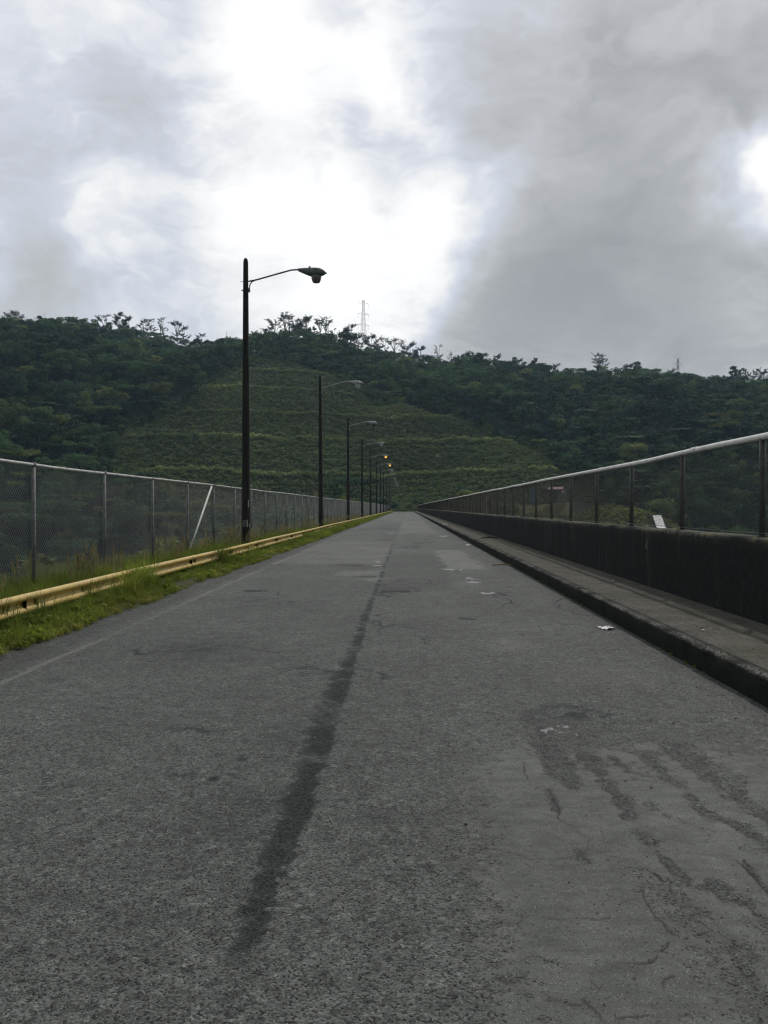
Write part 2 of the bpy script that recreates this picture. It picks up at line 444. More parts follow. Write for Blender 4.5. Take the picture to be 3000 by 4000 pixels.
n1 = fbm(X*2.2, Y*2.2, 4); n2 = fbm(X*9, Y*9, 3); n3 = fbm(X*.8+40, Y*.25, 4)
patch = np.zeros_like(X); tone = np.ones_like(X); wet = np.zeros_like(X); seam = np.zeros_like(X); crack = np.zeros_like(X)
# near slurry patch on the right
n4 = fbm(X*24, Y*18, 3)
core = sstep(-.08, .52, X - .02*Y + .20*n1+.14*n2+.12*n4)*sstep(5.7, 4.4, Y+.6*n1+.4*n2+.3*n4)
bands = [((540,330),(620,480),(690,590),(745,660),52,1.),((830,540),(900,640),(960,720),(1025,805),48,1.),((1085,890),(1150,980),(1220,1050),(1290,1120),42,.75),((940,540),(1010,600),(1100,625),27,.9),
  ((1090,520),(1180,640),(1280,700),(1375,800),47,1.),((1395,1120),(1480,1180),(1560,1200),(1659,1300),42,.85),((1480,830),(1560,870),(1659,960),40,.9),((1530,1000),(1600,1090),(1659,1160),22,1.),
  ((1230,480),(1340,600),(1480,700),(1659,820),60,.8),((1330,1230),(1440,1330),(1560,1450),40,.5),((650,690),(670,760),(690,800),26,.7),((1190,800),(1300,850),(1400,870),24,.5),((770,960),(800,1000),(820,1020),26,.7),((1480,1420),(1600,1560),(1659,1660),45,.6)]
rough = np.zeros_like(X); sB = (ys > 1.75) & (ys < 6.5); XB, YB, NB = X[sB], Y[sB], n1[sB]*.35+n2[sB]*.35+.4*fbm(X[sB]*22, Y[sB]*14, 3)
for bd in bands:
    pts = Z7(*bd[:-2]); hw, am = bd[-2:]; dm = np.full(XB.shape, 9.)
    for a, b in zip(pts[:-1], pts[1:]):
        wd_ = hw*.8439*.553*CAMH/((a[1]+b[1])/2-VY); a, b = w2(a), w2(b); wd_ *= .72
        dx, dy = b[0]-a[0], b[1]-a[1]; t = np.clip(((XB-a[0])*dx+(YB-a[1])*dy)/(dx*dx+dy*dy), 0, 1)
        dm = np.minimum(dm, np.hypot(XB-a[0]-t*dx, (YB-a[1]-t*dy)*.8)/wd_)
    rough[sB] = np.maximum(rough[sB], am*sstep(1.9, .1, dm+NB*3.3))
patch = np.maximum(patch, core*(1-.95*rough))
patch *= 1-.5*sstep(.05, .3, fbm(X*5+3, Y*2.2, 3))*core*sstep(.7, 1.1, X)
tone *= 1 - .30*rough*(.6+.8*np.clip(n4+.5, 0, 1))
core = np.maximum(core, rough)
# brown dusty spread towards the kerb
dust = sstep(1.5, 1.9, X)*sstep(3.2, 4.6, Y)*sstep(6.6, 5.4, Y)*sstep(-.15, .25, n1+n2*.4)
patch = np.maximum(patch, dust*.75)
# ring of rough broken asphalt around its far end, and the damp hollow
ring = np.exp(-((X-1.02-.10*(Y-5.2))/.24)**2-((Y-5.3+.2*n1)/.55)**2); tone *= 1-.25*ring; patch *= 1-.6*ring
wet = np.maximum(wet, np.exp(-((X-1.03)/.13)**2-((Y-5.42-.35*(1.03-X))/.22)**2)*sstep(-.12, .18, n2)*1.1)
# longitudinal construction joint
jx = -.535 + .035*fbm(Y*.7, Y*0+2, 3)
wj = (.125 + .07*fbm(Y*1.3, Y*0+9, 2))*(1-.45*sstep(6, 12, Y))*(.55+.45*sstep(2.6, 5.0, Y))
jd = np.abs(X-jx+.05*n2+.03*fbm(X*25,Y*25,2))
js = sstep(2.5, 2.9, Y)*(1-.35*sstep(9, 15, Y))*(1-.5*sstep(18, 40, Y))
seam = np.maximum(seam, np.where(X-jx > 0, sstep(wj*.75, wj*.35, jd), sstep(wj*1.35, wj*.2, jd))*js*(.40+.60*sstep(-.45, .3, n1+.9*n2+.15)))
seam = np.maximum(seam, .30*np.exp(-((X+.75)/.35)**2)*sstep(2.5,3.2,Y)*sstep(10,6,Y)*sstep(-.1,.4,n1))
# left lane darker beside the joint
tone *= 1 - .07*sstep(-.45, -.6, X)*sstep(8, 4, Y)
for bx, by, rx_, ry_, am_ in ((-1.08,4.42,.13,.10,1.2),(-1.2,4.5,.16,.05,.9),(-.95,4.75,.05,.2,.7),(-1.35,5.4,.3,.12,.55),(-.8,7.4,.35,.3,.6),(-2.2,8.5,.5,.4,.55),(-.35,13.9,.22,.5,.9),(.1,14.6,.3,.5,.6),(1.25,5.9,.35,.35,.6),(-1.6,21,.5,.6,.6),(.4,31,.5,1.2,.6),(-1.5,57,.9,2.5,.7)):
    seam = np.maximum(seam, am_*np.exp(-((X-bx+.1*n1)/rx_)**2-((Y-by)/ry_)**2)*sstep(-.25,.2,n2))
# shallow patches further along (x0,x1,y0,y1,patch,tone)
for x0,x1,y0,y1,pa,to in [(1.2,2.2,6.6,7.6,.55,1.04),(-2.6,-1.5,7.5,9.5,.0,.90),(-2.2,-1.2,11.5,13,.0,.86),(.1,1.0,11,12.2,.5,1.03),(-3.0,-1.4,14.5,16.5,.35,.92),(-.85,-.30,15.8,17.6,.9,1.20),(-1.6,-.6,17.5,19.2,.85,1.16),(.95,2.0,19.2,28,.9,1.20),(-.5,.95,14.5,25.5,0,.80),
      (-3.6,-.55,21,36,.7,1.10),(.95,1.5,8.3,9.4,.7,1.10),(1.3,1.9,9.6,10.4,.6,1.04),(-.45,1.9,46,88,.9,1.12),(-.45,2.1,88,300,.9,1.02),(-3.4,-.55,52,60,0,.82),(-2.6,-.55,62,84,.2,.86),
      (-3.6,-.5,90,300,.9,1.0),(-1.3,-.5,37,46,0,.82),(1.0,1.45,15.4,16.5,.7,1.15),(-.4,.6,30,33,0,.9),(.2,1.2,34,38,.0,.88),(-.2,1.6,38,46,.3,.94),(1.95,2.7,30,120,0,.86),(-.5,-.1,13.8,14.9,0,.72)]:
    m = sstep(x0-.12,x0+.12,X+.22*n1+.12*n2)*sstep(x1+.12,x1-.12,X+.22*n1+.12*n2)*sstep(y0-.03*y0,y0+.03*y0,Y+.05*y0*n1+.2*n2)*sstep(y1*1.03,y1*.97,Y+.05*y1*n1)
    patch = np.maximum(patch*(1-m*(pa == 0)), m*pa); tone *= 1+(to-1)*m
    # ragged dark nearer lip
    lip = m*0+np.exp(-((Y-y0+.35*n1)/(.012*y0))**2)*sstep(x0,x0+.1,X)*sstep(x1,x1-.1,X)*sstep(0,.3,n1+.2*n2)
    seam = np.maximum(seam, .95*lip*(y0 > 8))
# puddled broken spots
for px,py,rx,ry in [(1.22,19.3,.27,.28),(1.05,19.6,.16,.16),(1.37,17.0,.13,.28),(1.36,16.2,.16,.15),(1.45,14.2,.14,.3),(-.62,25.0,.2,.2),(-.8,22.2,.18,.18),(-.75,20.8,.12,.15),(-.8,47,.3,.3)]:
    wet = np.maximum(wet, np.exp(-((X-px)/rx)**2-((Y-py+.4*n1)/ry)**2)*sstep(-.2,.15,n2+.4*n1)*1.2)
    seam = np.maximum(seam, .6*np.exp(-((X-px)/rx)**2-((Y-py+ry*.9)/(ry*.5))**2)*sstep(0,.3,n2))
n4w = fbm(X*30, Y*16, 3); wet = sstep(.2, .7, wet)*np.where(Y < 9, .25+.75*sstep(-.15, .25, n4w), 1)
# faint ragged cross cracks
seam = np.maximum(seam, .80*sstep(.030,.0,np.abs(fbm(X*.9+9,Y*.55,4)-.10))*sstep(.1,.45,fbm(X*.4,Y*.3+30,3))*(Y > 7))
tone *= 1 + .18*n3 + .10*fbm(X*1.7+7, Y*.6, 4)
tone *= 1 - .10*sstep(2.1, 2.65, X)*sstep(4,8,Y)
tone *= 1 - .30*sstep(-3.52, -3.75, X)*(.7+.6*np.clip(n1+.5,0,1))
# cracks
sel = np.where((ys > 1.9) & (ys < 7))[0]; sl = slice(sel[0], sel[-1]+1)
Xc = X[sl] + .022*n2[sl] + .02*n1[sl]; Yc = Y[sl] + .03*fbm(X[sl]*13, Y[sl]*13, 4); dmin = np.full(Xc.shape, 9.)
for c in cracks:
    pts = [w2(p) for p in c]
    for a, b in zip(pts[:-1], pts[1:]):
        dx, dy = b[0]-a[0], b[1]-a[1]; t = np.clip(((Xc-a[0])*dx+(Yc-a[1])*dy)/(dx*dx+dy*dy+1e-9), 0, 1)
        dmin = np.minimum(dmin, np.hypot(Xc-a[0]-t*dx, Yc-a[1]-t*dy))
crack[sl] = sstep(.0085, .0015, dmin)*(.40+.60*sstep(-.25, .2, n2[sl]+.05))
line = sstep(.048, .025, np.abs(X+3.47+.02*n1))*(.45+.55*sstep(-.35, .25, fbm(X*4, Y*.5, 3)+.1))*.85
Z = .006*n1*(Y < 60) + .010*fbm(X*.5, Y*.5, 2) - .002*crack - .007*seam*(Y < 40) - .004*rough*core
Z = Z + .012*np.exp(-((X+3.0)/1.2)**2)*0
Z[:, -1] = -.002
road = link('road', mesh_np('road', np.stack([X, Y, Z], -1).reshape(-1, 3), grid_faces(len(xs), len(ys)), ROAD, True,
     {'patch': patch.ravel(), 'seam': np.clip(seam, 0, 1).ravel(), 'crack': crack.ravel(), 'wet': wet.ravel(), 'tone': tone.ravel(), 'line': line.ravel()}))
tag(road, 'worn grey patched asphalt road along the dam crest', None, None, 'structure')

# ------------------------------------------------------------------ kerb, sidewalk, parapet
def strip(name, prof, ystep, mat, worn, jit, kind_label):
    yy = np.concatenate([np.arange(-12, 0, 1.0), np.arange(0, 30, ystep), np.arange(30, 286, 1.5), [286.0]])
    P = np.array(prof); k = len(P)
    V = np.zeros((len(yy), k, 3)); V[:, :, 0] = P[:, 0]; V[:, :, 1] = yy[:, None]; V[:, :, 2] = P[:, 1]
    for j in range(k):
        if jit[j]:
            V[:, j, 0] += jit[j]*fbm(yy*4, yy*0+j, 4)*1.2; V[:, j, 2] += jit[j]*fbm(yy*5, yy*0+j+20, 4)
    W = np.tile(np.array(worn, float), (len(yy), 1))*sstep(-.45, .25, fbm(yy*2.5, yy*0+3, 4))[:, None]
    o = link(name, mesh_np(name, V.reshape(-1, 3), grid_faces(k, len(yy))[:, ::-1], mat, False, {'worn': W.ravel()}))
    return o
o = strip('kerb', [(2.710,-.10),(2.705,.0),(2.700,.10),(2.700,.196),(2.712,.216),(2.735,.224),(2.78,.226),(2.83,.226)], .05, KERB, [0,0,0,.0,.55,.95,.6,0], [0,.006,.008,.012,.020,.020,.008,0], None)
tag(o, 'dark kerb with a chipped pale edge', None, None, 'structure')
o = strip('sidewalk', [(2.80,.15),(2.815,.222),(3.0,.226),(3.2,.229),(3.45,.231),(3.7,.231),(3.93,.232)], .12, SIDE, [0,.2,0,0,0,0,0], [0,.004,.008,.01,.01,.008,0], None)
tag(o, 'narrow raised concrete sidewalk beside the parapet', None, None, 'structure')

WX0, WX1, WTOP = 3.89, 4.30, 1.157
pw = empty('parapet_wall', (4.1, 0, 0), 'low black mildewed concrete parapet wall beside the sidewalk', 'wall')
yy = np.concatenate([np.arange(-12, 0, 1.0), np.arange(0, 40, .1), np.arange(40, 286, 1.0), [286.0]])
prof = [(WX0,-.3),(WX0,.25),(WX0,.6),(WX0,1.0),(WX0,1.10),(WX0+.012,1.146),(WX0+.03,1.157),(WX0+.2,1.16),(WX1-.02,1.157),(WX1,1.13),(WX1,-1.5)]
P = np.array(prof); k = len(P); V = np.zeros((len(yy), k, 3)); V[:, :, 0] = P[:, 0]-4.1; V[:, :, 1] = yy[:, None]; V[:, :, 2] = P[:, 1]
for j, a in enumerate([0,.004,.006,.006,.012,.02,.02,.012,.01,0,0]):
    V[:, j, 0] += a*fbm(yy*1.7, yy*0+j, 4); V[:, j, 2] += a*fbm(yy*3, yy*0+j+9, 4)
W = np.tile(np.array([0,0,0,0,.12,.8,1,1,1,.5,0]), (len(yy), 1))*sstep(-.6,.0,fbm(yy*1.5,yy*0,3))[:, None]
link('wall_body', mesh_np('wall_body', V.reshape(-1, 3), grid_faces(k, len(yy))[:, ::-1], WALL, False, {'worn': W.ravel()}), pw)
for yq, h in ((40.0, 2.02), (143., 2.1)):
    m = MB(); m.box(-.13, .13, yq-.16, yq+.16, 1.15, h)
    p = m.build('pillar', simple('pillar_concrete', (.16, .155, .14) if yq < 100 else (.03, .03, .03), .9, .3, 4), pw)
    p['label'] = 'short pale concrete pillar on the parapet' if yq < 100 else 'short dark concrete pillar on the parapet'
m = MB(); m.tube([(-.225, 13.0, 1.0), (-.235, 13.0, .86), (-.235, 13.05, .84), (-.235, 13.1, .86), (-.225, 13.1, 1.0)], .007, 6)
m.build('wire_hook', GALVP, pw)

# ------------------------------------------------------------------ chain-link fences
def wire_mesh(x, y0, y1, z0, z1, pitch, r, wob):
    H = z1-z0
    st = np.arange(y0-H, y1, pitch)
    A = []; B = []
    for sgn in (1, -1):
        a = st.copy(); b = a+H; za = np.full_like(a, z0); zb = np.full_like(a, z1)
        c = a < y0; za[c] += y0-a[c]; a[c] = y0
        c = b > y1; zb[c] -= b[c]-y1; b[c] = y1
        if sgn < 0: za, zb = z1-(za-z0), z1-(zb-z0)
        k = 4
        t = np.linspace(0, 1, k+1)
        for i in range(k):
            A.append(np.stack([np.full_like(a, x+sgn*r*1.02), a+(b-a)*t[i], za+(zb-za)*t[i]], -1))
            B.append(np.stack([np.full_like(a, x+sgn*r*1.02), a+(b-a)*t[i+1], za+(zb-za)*t[i+1]], -1))
    A = np.concatenate(A); B = np.concatenate(B)
    for Q in (A, B):
        Q[:, 0] += wob*fbm(Q[:, 1]*.9, Q[:, 2]*1.2, 2)
    d = B-A; d /= np.linalg.norm(d, axis=1)[:, None]+1e-9
    u = np.cross(d, np.array([1., 0, 0])); u /= np.linalg.norm(u, axis=1)[:, None]+1e-9
    w = np.tile(np.array([1., 0, 0]), (len(A), 1))
    ring = []
    for k in range(4):
        th = math.pi/2*k + math.pi/4
        ring.append((u*math.cos(th)+w*math.sin(th))*r)
    V = np.concatenate([A+q for q in ring]+[B+q for q in ring]); n = len(A); i = np.arange(n)
    F = np.concatenate([np.stack([i+k*n, i+((k+1) % 4)*n, i+(4+(k+1) % 4)*n, i+(4+k)*n], -1) for k in range(4)])
    return V, F
def rail_pts(x, y0, y1, z, amp, st):
    yy = np.concatenate([np.arange(y0, 60, st), np.arange(60, y1, 3.0), [y1]])
    return [(x, q, z+amp*2*float(fbm(q*.35, 4.0+x, 3))) for q in yy]
# left
LX = -6.0
fl = empty('chain_link_fence', (LX, 0, 0), 'tall galvanised chain link fence behind the yellow guardrail', 'fence')
m = MB(); m.tube(rail_pts(0, .6, 289, 2.19, .012, 1.0), .024, 10); m.build('top_rail', GALV, fl, True)
V, F_ = wire_mesh(-.035, .6, 289, .02, 2.175, .074, .0020, .05)
link('wire_mesh', mesh_np('wire_mesh', V, F_, WIRE_SUN), fl)
m = MB(); m.tube([(0,0,-.4),(0,0,2.19)], .030, 10); m.tube([(0,0,2.155),(0,0,2.225)], .040, 10); post_l = m.mesh('post', GALVP, True)
for i in range(95):
    p = link('post', post_l, fl); p.location = (0, .6+3.05*i+.03, 0)
m = MB(); m.tube([(.03, 24.6, 2.14), (.03, 21.7, .05)], .03, 8); p = m.build('brace', GALV, fl, True); p['label'] = 'pale diagonal brace pipe'
for q in np.arange(10.4, 40, 1.22):
    m = MB(); m.tube([(0.0, q, 2.19+.03), (.032, q, 2.19), (0, q, 2.155), (-.036, q, 2.14), (-.032, q, 2.19), (0, q, 2.222)], .005, 5)
    m.build('tie_wire', GALVP, fl)
# right, on the parapet
RX = 4.12
fr = empty('chain_link_fence', (RX, 0, 0), 'low chain link fence with thick white top pipe standing on the parapet', 'fence')
RZ = 2.305
m = MB(); m.tube(rail_pts(0, .2, 285, RZ, .012, .9), .040, 12); m.build('top_rail', RAILW, fr, True)
V, F_ = wire_mesh(-.03, .2, 285, 1.20, RZ-.02, .070, .0018, .04)
link('wire_mesh', mesh_np('wire_mesh', V, F_, WIRE_SHADE), fr)
m = MB(); m.tube([(0,0,1.10),(0,0,RZ)], .036, 10); m.tube([(0,0,1.155),(0,0,1.175)], .055, 10); post_r = m.mesh('post', GALVD, True)
for i in range(95):
    p = link('post', post_r, fr); p.location = (.0, 1.33+2.7*i, 0)
m = MB()
for i in range(95, 106): m.tube([(0, 1.33+2.7*i, 1.10), (0, 1.33+2.7*i, RZ)], .036, 6)
p = m.build('post', GALVD, fr); p['kind'] = 'stuff'
m = MB(); m.tube([(-.03, q, 1.20) for q in np.arange(.2, 285, 4)], .004, 4); m.build('tension_wire', GALVP, fr)
for q in np.arange(6.05, 60, 5.55):
    m = MB(); z = RZ+.024*float(fbm(q*.35, 4.0+0, 3)); m.tube([(0, q-.09, z), (0, q+.09, z)], .047, 12); m.build('pipe_sleeve', RAILW, fr, True)

# ------------------------------------------------------------------ guardrail
gr = empty('guardrail', (-4.9, 0, 0), 'faded yellow steel guardrail half sunk in the grass verge', 'guardrail')
yy = np.concatenate([np.arange(1, 60, .5), np.arange(60, 288, 4.0)])
pf = [(-.035,.385),(.0,.392),(.032,.375),(.046,.335),(.032,.295),(-.012,.272),(-.026,.240),(-.026,.222),(-.012,.19),(.032,.167),(.046,.127),(.032,.087),(0,.070),(-.035,.077)]
pf = [(x, .388-(.388-z)*.82) for x, z in pf]
pf2 = [(x-.006, z) for x, z in pf[::-1]]
rings = []
for q in yy:
    s = 1.0; dz = .02*float(fbm(q*.12, 8.0, 3)); dx = .02*float(fbm(q*.2, 18.0, 3))
    rings.append([(x+dx, q, z+dz) for x, z in pf]+[(x+dx, q, z+dz) for x, z in pf2])
m = MB(); m.loft(rings); m.build('beam', YEL, gr, True)
for q in np.arange(10.35, 60, 4.0):
    rg = []
    for qq in (q-.17, q-.16, q+.16, q+.17):
        dz = .02*float(fbm(qq*.12, 8.0, 3)); dx = .02*float(fbm(qq*.2, 18.0, 3)); e = .005 if abs(qq-q) < .165 else .0
        rg.append([(x+dx+e, qq, z+dz+e*.6) for x, z in pf]+[(x+dx, qq, z+dz) for x, z in pf2])
    m = MB(); m.loft(rg); m.build('lap_joint', YEL, gr, True)
m = MB(); m.box(-.14, -.04, -.06, .06, -.3, .33); gp = m.mesh('post', YELD)
for i in range(72): p = link('post', gp, gr); p.location = (0, 2.0+4.0*i, 0)
m = MB()
for q in np.arange(10.35, 60, 4.0):
    for dy in (-.05, .05):
        for zz in (.350, .180): m.tube([(.038, q+dy*2, zz), (.054, q+dy*2, zz)], .010, 6)
m.build('bolt', simple('rusty_bolt', (.06, .04, .03), .8), gr)

# ------------------------------------------------------------------ street lamps
def lamp_meshes(dark):
    m = MB(); n = 14
    hs = [-.4, 0, 1.5, 4, 7, 9.45, 9.58, 9.66, 9.70]
    rr = [.155, .152, .142, .122, .100, .082, .079, .058, .02]
    m.tube([(0, 0, z) for z in hs], rr, n)
    pole = m.mesh('pole', POLE, True)
    m = MB()
    m.tube([(.10,0,8.93),(.17,0,8.945),(.28,0,8.96),(.45,0,9.00),(1.0,0,9.145),(1.45,0,9.26),(1.56,0,9.28),(1.80,0,9.285)], .027, 8)
    m.tube([(.10,0,8.66),(.125,0,8.72),(.14,0,8.82),(.20,0,8.91),(.30,0,8.955)], .02, 8)
    m.box(.075, .14, -.05, .05, 8.58, 8.70)
    m.tube([(-.14,0,8.64),(.12,0,8.64)], .022, 6); m.tube([(-.18,0,8.925),(.14,0,8.925)], .009, 6)
    arm = m.mesh('arm', ARMD if dark else ARML)
    # cobra housing, lofted along +x
    m = MB(); rings = []
    for x, w, zt, zb in ((1.74,.045,9.325,9.235),(1.80,.052,9.33,9.205),(1.95,.085,9.335,9.14),(2.12,.125,9.34,9.07),(2.28,.15,9.34,9.035),(2.45,.155,9.325,9.045),(2.57,.13,9.27,9.09),(2.64,.075,9.20,9.13),(2.66,.03,9.18,9.15)):
        zc = (zt*.42+zb*.58)
        ring = []
        for t in range(14):
            a = 2*math.pi*t/14; c, s_ = math.cos(a), math.sin(a)
            ring.append((x, w*math.copysign(abs(c)**.8, c), zc+(zt-zc if s_ > 0 else zc-zb)*math.copysign(abs(s_)**.8, s_)))
        rings.append(ring)
    m.loft(rings); m.tube([(2.655,0,9.18),(2.675,0,9.13)], .02, 6)
    head = m.mesh('lamp_head', HEADD if dark else HEADL, True)
    m = MB(); m.tube([(2.12,0,9.33),(2.12,0,9.385),(2.12,0,9.392)], [.034,.030,.026], 10); cell = m.mesh('photocell', ARMD)
    rings = []
    for z, r in ((9.075,.170),(9.02,.168),(8.94,.150),(8.87,.125),(8.845,.10),(8.838,.05)):
        rings.append([(2.34+r*math.cos(2*math.pi*t/16), r*.85*math.sin(2*math.pi*t/16), z) for t in range(16)])
    m = MB(); m.loft(rings)
    return pole, arm, head, cell, m
Pd = lamp_meshes(True); Pl = lamp_meshes(False)
bowls = {}
for nm, mb, mt in (('dark', Pd[4], BOWLD), ('clear', Pl[4], BOWLL), ('soot', Pl[4], BOWLK), ('lit', Pl[4], BOWLO)):
    bowls[nm] = mb.mesh('lamp_bowl', mt, True)
ordinal = ['', 'second', 'third', 'fourth', 'fifth', 'sixth', 'seventh', 'eighth', 'ninth', 'tenth', 'eleventh', 'twelfth']
lampkind = ['dark', 'clear', 'soot', 'clear', 'lit', 'lit', 'clear', 'soot', 'clear', 'clear', 'clear', 'clear']
desc = ['tallest looking street lamp with dark greenish head, at the diagonal fence brace', 'second street lamp along the guardrail, pale head with clear glass bowl',
        'third street lamp along the guardrail, pale head with sooty bowl', 'fourth street lamp along the guardrail, pale head with greenish clear bowl',
        'nearer of the two street lamps burning orange, fifth along the guardrail', 'farther of the two street lamps burning orange, sixth along the guardrail']
for i in range(12):
    lab = desc[i] if i < 6 else f'{ordinal[i]} unlit pale street lamp along the guardrail counting from the nearest'
    if i == 11: lab = 'last and farthest unlit street lamp at the far end of the guardrail'
    o = empty('street_lamp', (-5.27, 26.4+23.42*i, 0), lab, 'street lamp', 'street lamps along the guardrail')
    o.rotation_euler = (R(random.uniform(-.5,.5)) if i else 0, R(random.uniform(-.5,.5)) if i else 0, R(random.uniform(-3,3)) if i else R(-2))
    pa, aa, ha, ca, _ = Pd if i == 0 else Pl
    link('pole', pa, o); link('arm', aa, o)
    h = link('lamp_head', ha, o); link('photocell', ca, h); b = link('lamp_bowl', bowls[lampkind[i]], h)
    if lampkind[i] == 'lit': b['label'] = 'lamp bowl glowing orange'
    if i == 0:
        m = MB(); m.box(-.095, .03, -.162, -.150, .86, 1.09); p = m.build('number_plate', PLATE, o)
        m = MB(); m.box(.062, .085, -.150, -.136, .86, 1.09); m.box(.10, .118, -.128, -.112, 1.5, 1.74); m.box(.132, .15, -.10, -.08, .86, .95); m.build('white_strips', WHITEP, o)

# ------------------------------------------------------------------ plants : meshes
def rhomb(C, Nn, size, asp=1.7, rs=np.random):
    """leaf rhombi at centres C with normals Nn"""
    n = len(C)
    a = rs.normal(size=(n, 3)); a -= Nn*(a*Nn).sum(1)[:, None]; a /= np.linalg.norm(a, axis=1)[:, None]+1e-9
    b = np.cross(Nn, a); s = np.asarray(size).reshape(-1, 1)
    V = np.stack([C-a*s*.5*asp, C+b*s*.5-a*s*.1, C+a*s*.5*asp, C-b*s*.5-a*s*.1], 1).reshape(-1, 3)
    F = np.arange(n*4).reshape(n, 4)
    return V, F
def crown_mesh(name, seed, R_, z0, z1, nlobe, nleaf, leaf, mat, style='round'):
    rs = np.random.RandomState(seed); Cs = []; Ns = []; L = []
    for k in range(nlobe):
        u = rs.rand(); th = rs.rand()*2*math.pi
        if style == 'umbrella':
            zz = z1-(z1-z0)*(.08+.30*u*rs.rand()); rr = R_*math.sqrt(rs.rand()); lr = R_*rs.uniform(.28,.45); fl = .35
        elif style == 'cone':
            zz = z0+(z1-z0)*u; rr = R_*(1-u)*.7*rs.rand(); lr = R_*(.62-.36*u); fl = .8
        else:
            zz = z0+(z1-z0)*(.15+.75*u); rr = R_*math.sqrt(max(0, 1-(2*u-.75)**2*.5))*math.sqrt(rs.rand())*.75; lr = R_*rs.uniform(.30,.5); fl = .72
        c = np.array([rr*math.cos(th), rr*math.sin(th), zz]); lt = rs.rand()
        n = nleaf//nlobe
        d = rs.normal(size=(n, 3)); d[:, 2] = d[:, 2]*.8+.35; d /= np.linalg.norm(d, axis=1)[:, None]
        r = lr*(.55+.5*rs.rand(n)**.6)
        Cs.append(c + d*r[:, None]*np.array([1, 1, fl]))
        nn = d*.8+rs.normal(size=(n, 3))*.55+np.array([0, 0, .35]); Ns.append(nn/np.linalg.norm(nn, axis=1)[:, None])
        L.append(np.clip(lt*.7+rs.rand(n)*.3, 0, 1))
    C = np.concatenate(Cs); Nn = np.concatenate(Ns); L = np.concatenate(L)
    V, F = rhomb(C, Nn, leaf*rs.uniform(.6, 1.35, len(C)), 1.6, rs)
    return mesh_np(name, V, F, mat, False, {'lt': np.repeat(L, 4)})
def frond_mesh(name, seed, R_, h, nf, mat, leaf):
    """starry crown of drooping fronds"""
    rs = np.random.RandomState(seed); V = []; F = []; L = []
    for k in range(nf):
        th = 2*math.pi*k/nf+rs.rand()*.4; up = rs.uniform(.15, .75); lt = rs.rand(); l = R_*rs.uniform(.75, 1.1)
        prev = None; n = 7
        for i in range(n):
            t = i/(n-1); rr = l*t; z = h+up*l*(t*1.1-1.15*t*t)
            w = leaf*(.35+1.3*t*(1-t)*2)*(1 if i < n-1 else .15)
            c = np.array([rr*math.cos(th), rr*math.sin(th), z]); s = np.array([-math.sin(th), math.cos(th), 0])
            cur = (c-s*w+np.array([0,0,-.25*w]), c, c+s*w+np.array([0,0,-.25*w]))
            if prev is not None:
                for a, b in ((0,1),(1,2)):
                    q = len(V); V += [prev[a], prev[b], cur[b], cur[a]]; F.append((q,q+1,q+2,q+3)); L += [lt*.6+.3*t]*4
            prev = cur
    return mesh_np(name, np.array(V), np.array(F), mat, False, {'lt': np.array(L)})
def trunk_mesh(name, seed, h, r, R_, z1, mat, nl=5):
    rs = random.Random(seed); m = MB()
    tip = (rs.uniform(-.5,.5), rs.uniform(-.5,.5), h)
    m.tube([(0,0,-1.5),(rs.uniform(-.1,.1),0,h*.4),(tip[0]*.6,tip[1]*.6,h*.75),tip], [r*1.25,r,r*.8,r*.55], 7)
    for k in range(nl):
        a = 2*math.pi*k/nl+rs.uniform(-.4,.4); L_ = R_*rs.uniform(.45,.8); zz = h+(z1-h)*rs.uniform(.2,.75)
        s = Vector(tip)*rs.uniform(.75,1.0)
        e = Vector((math.cos(a)*L_, math.sin(a)*L_, zz))
        m.tube([s, s.lerp(e, .5)+Vector((0,0,.12*h*rs.uniform(-.3,.6))), e], [r*.5,r*.34,r*.14], 5)
    return m.mesh(name, mat, True)

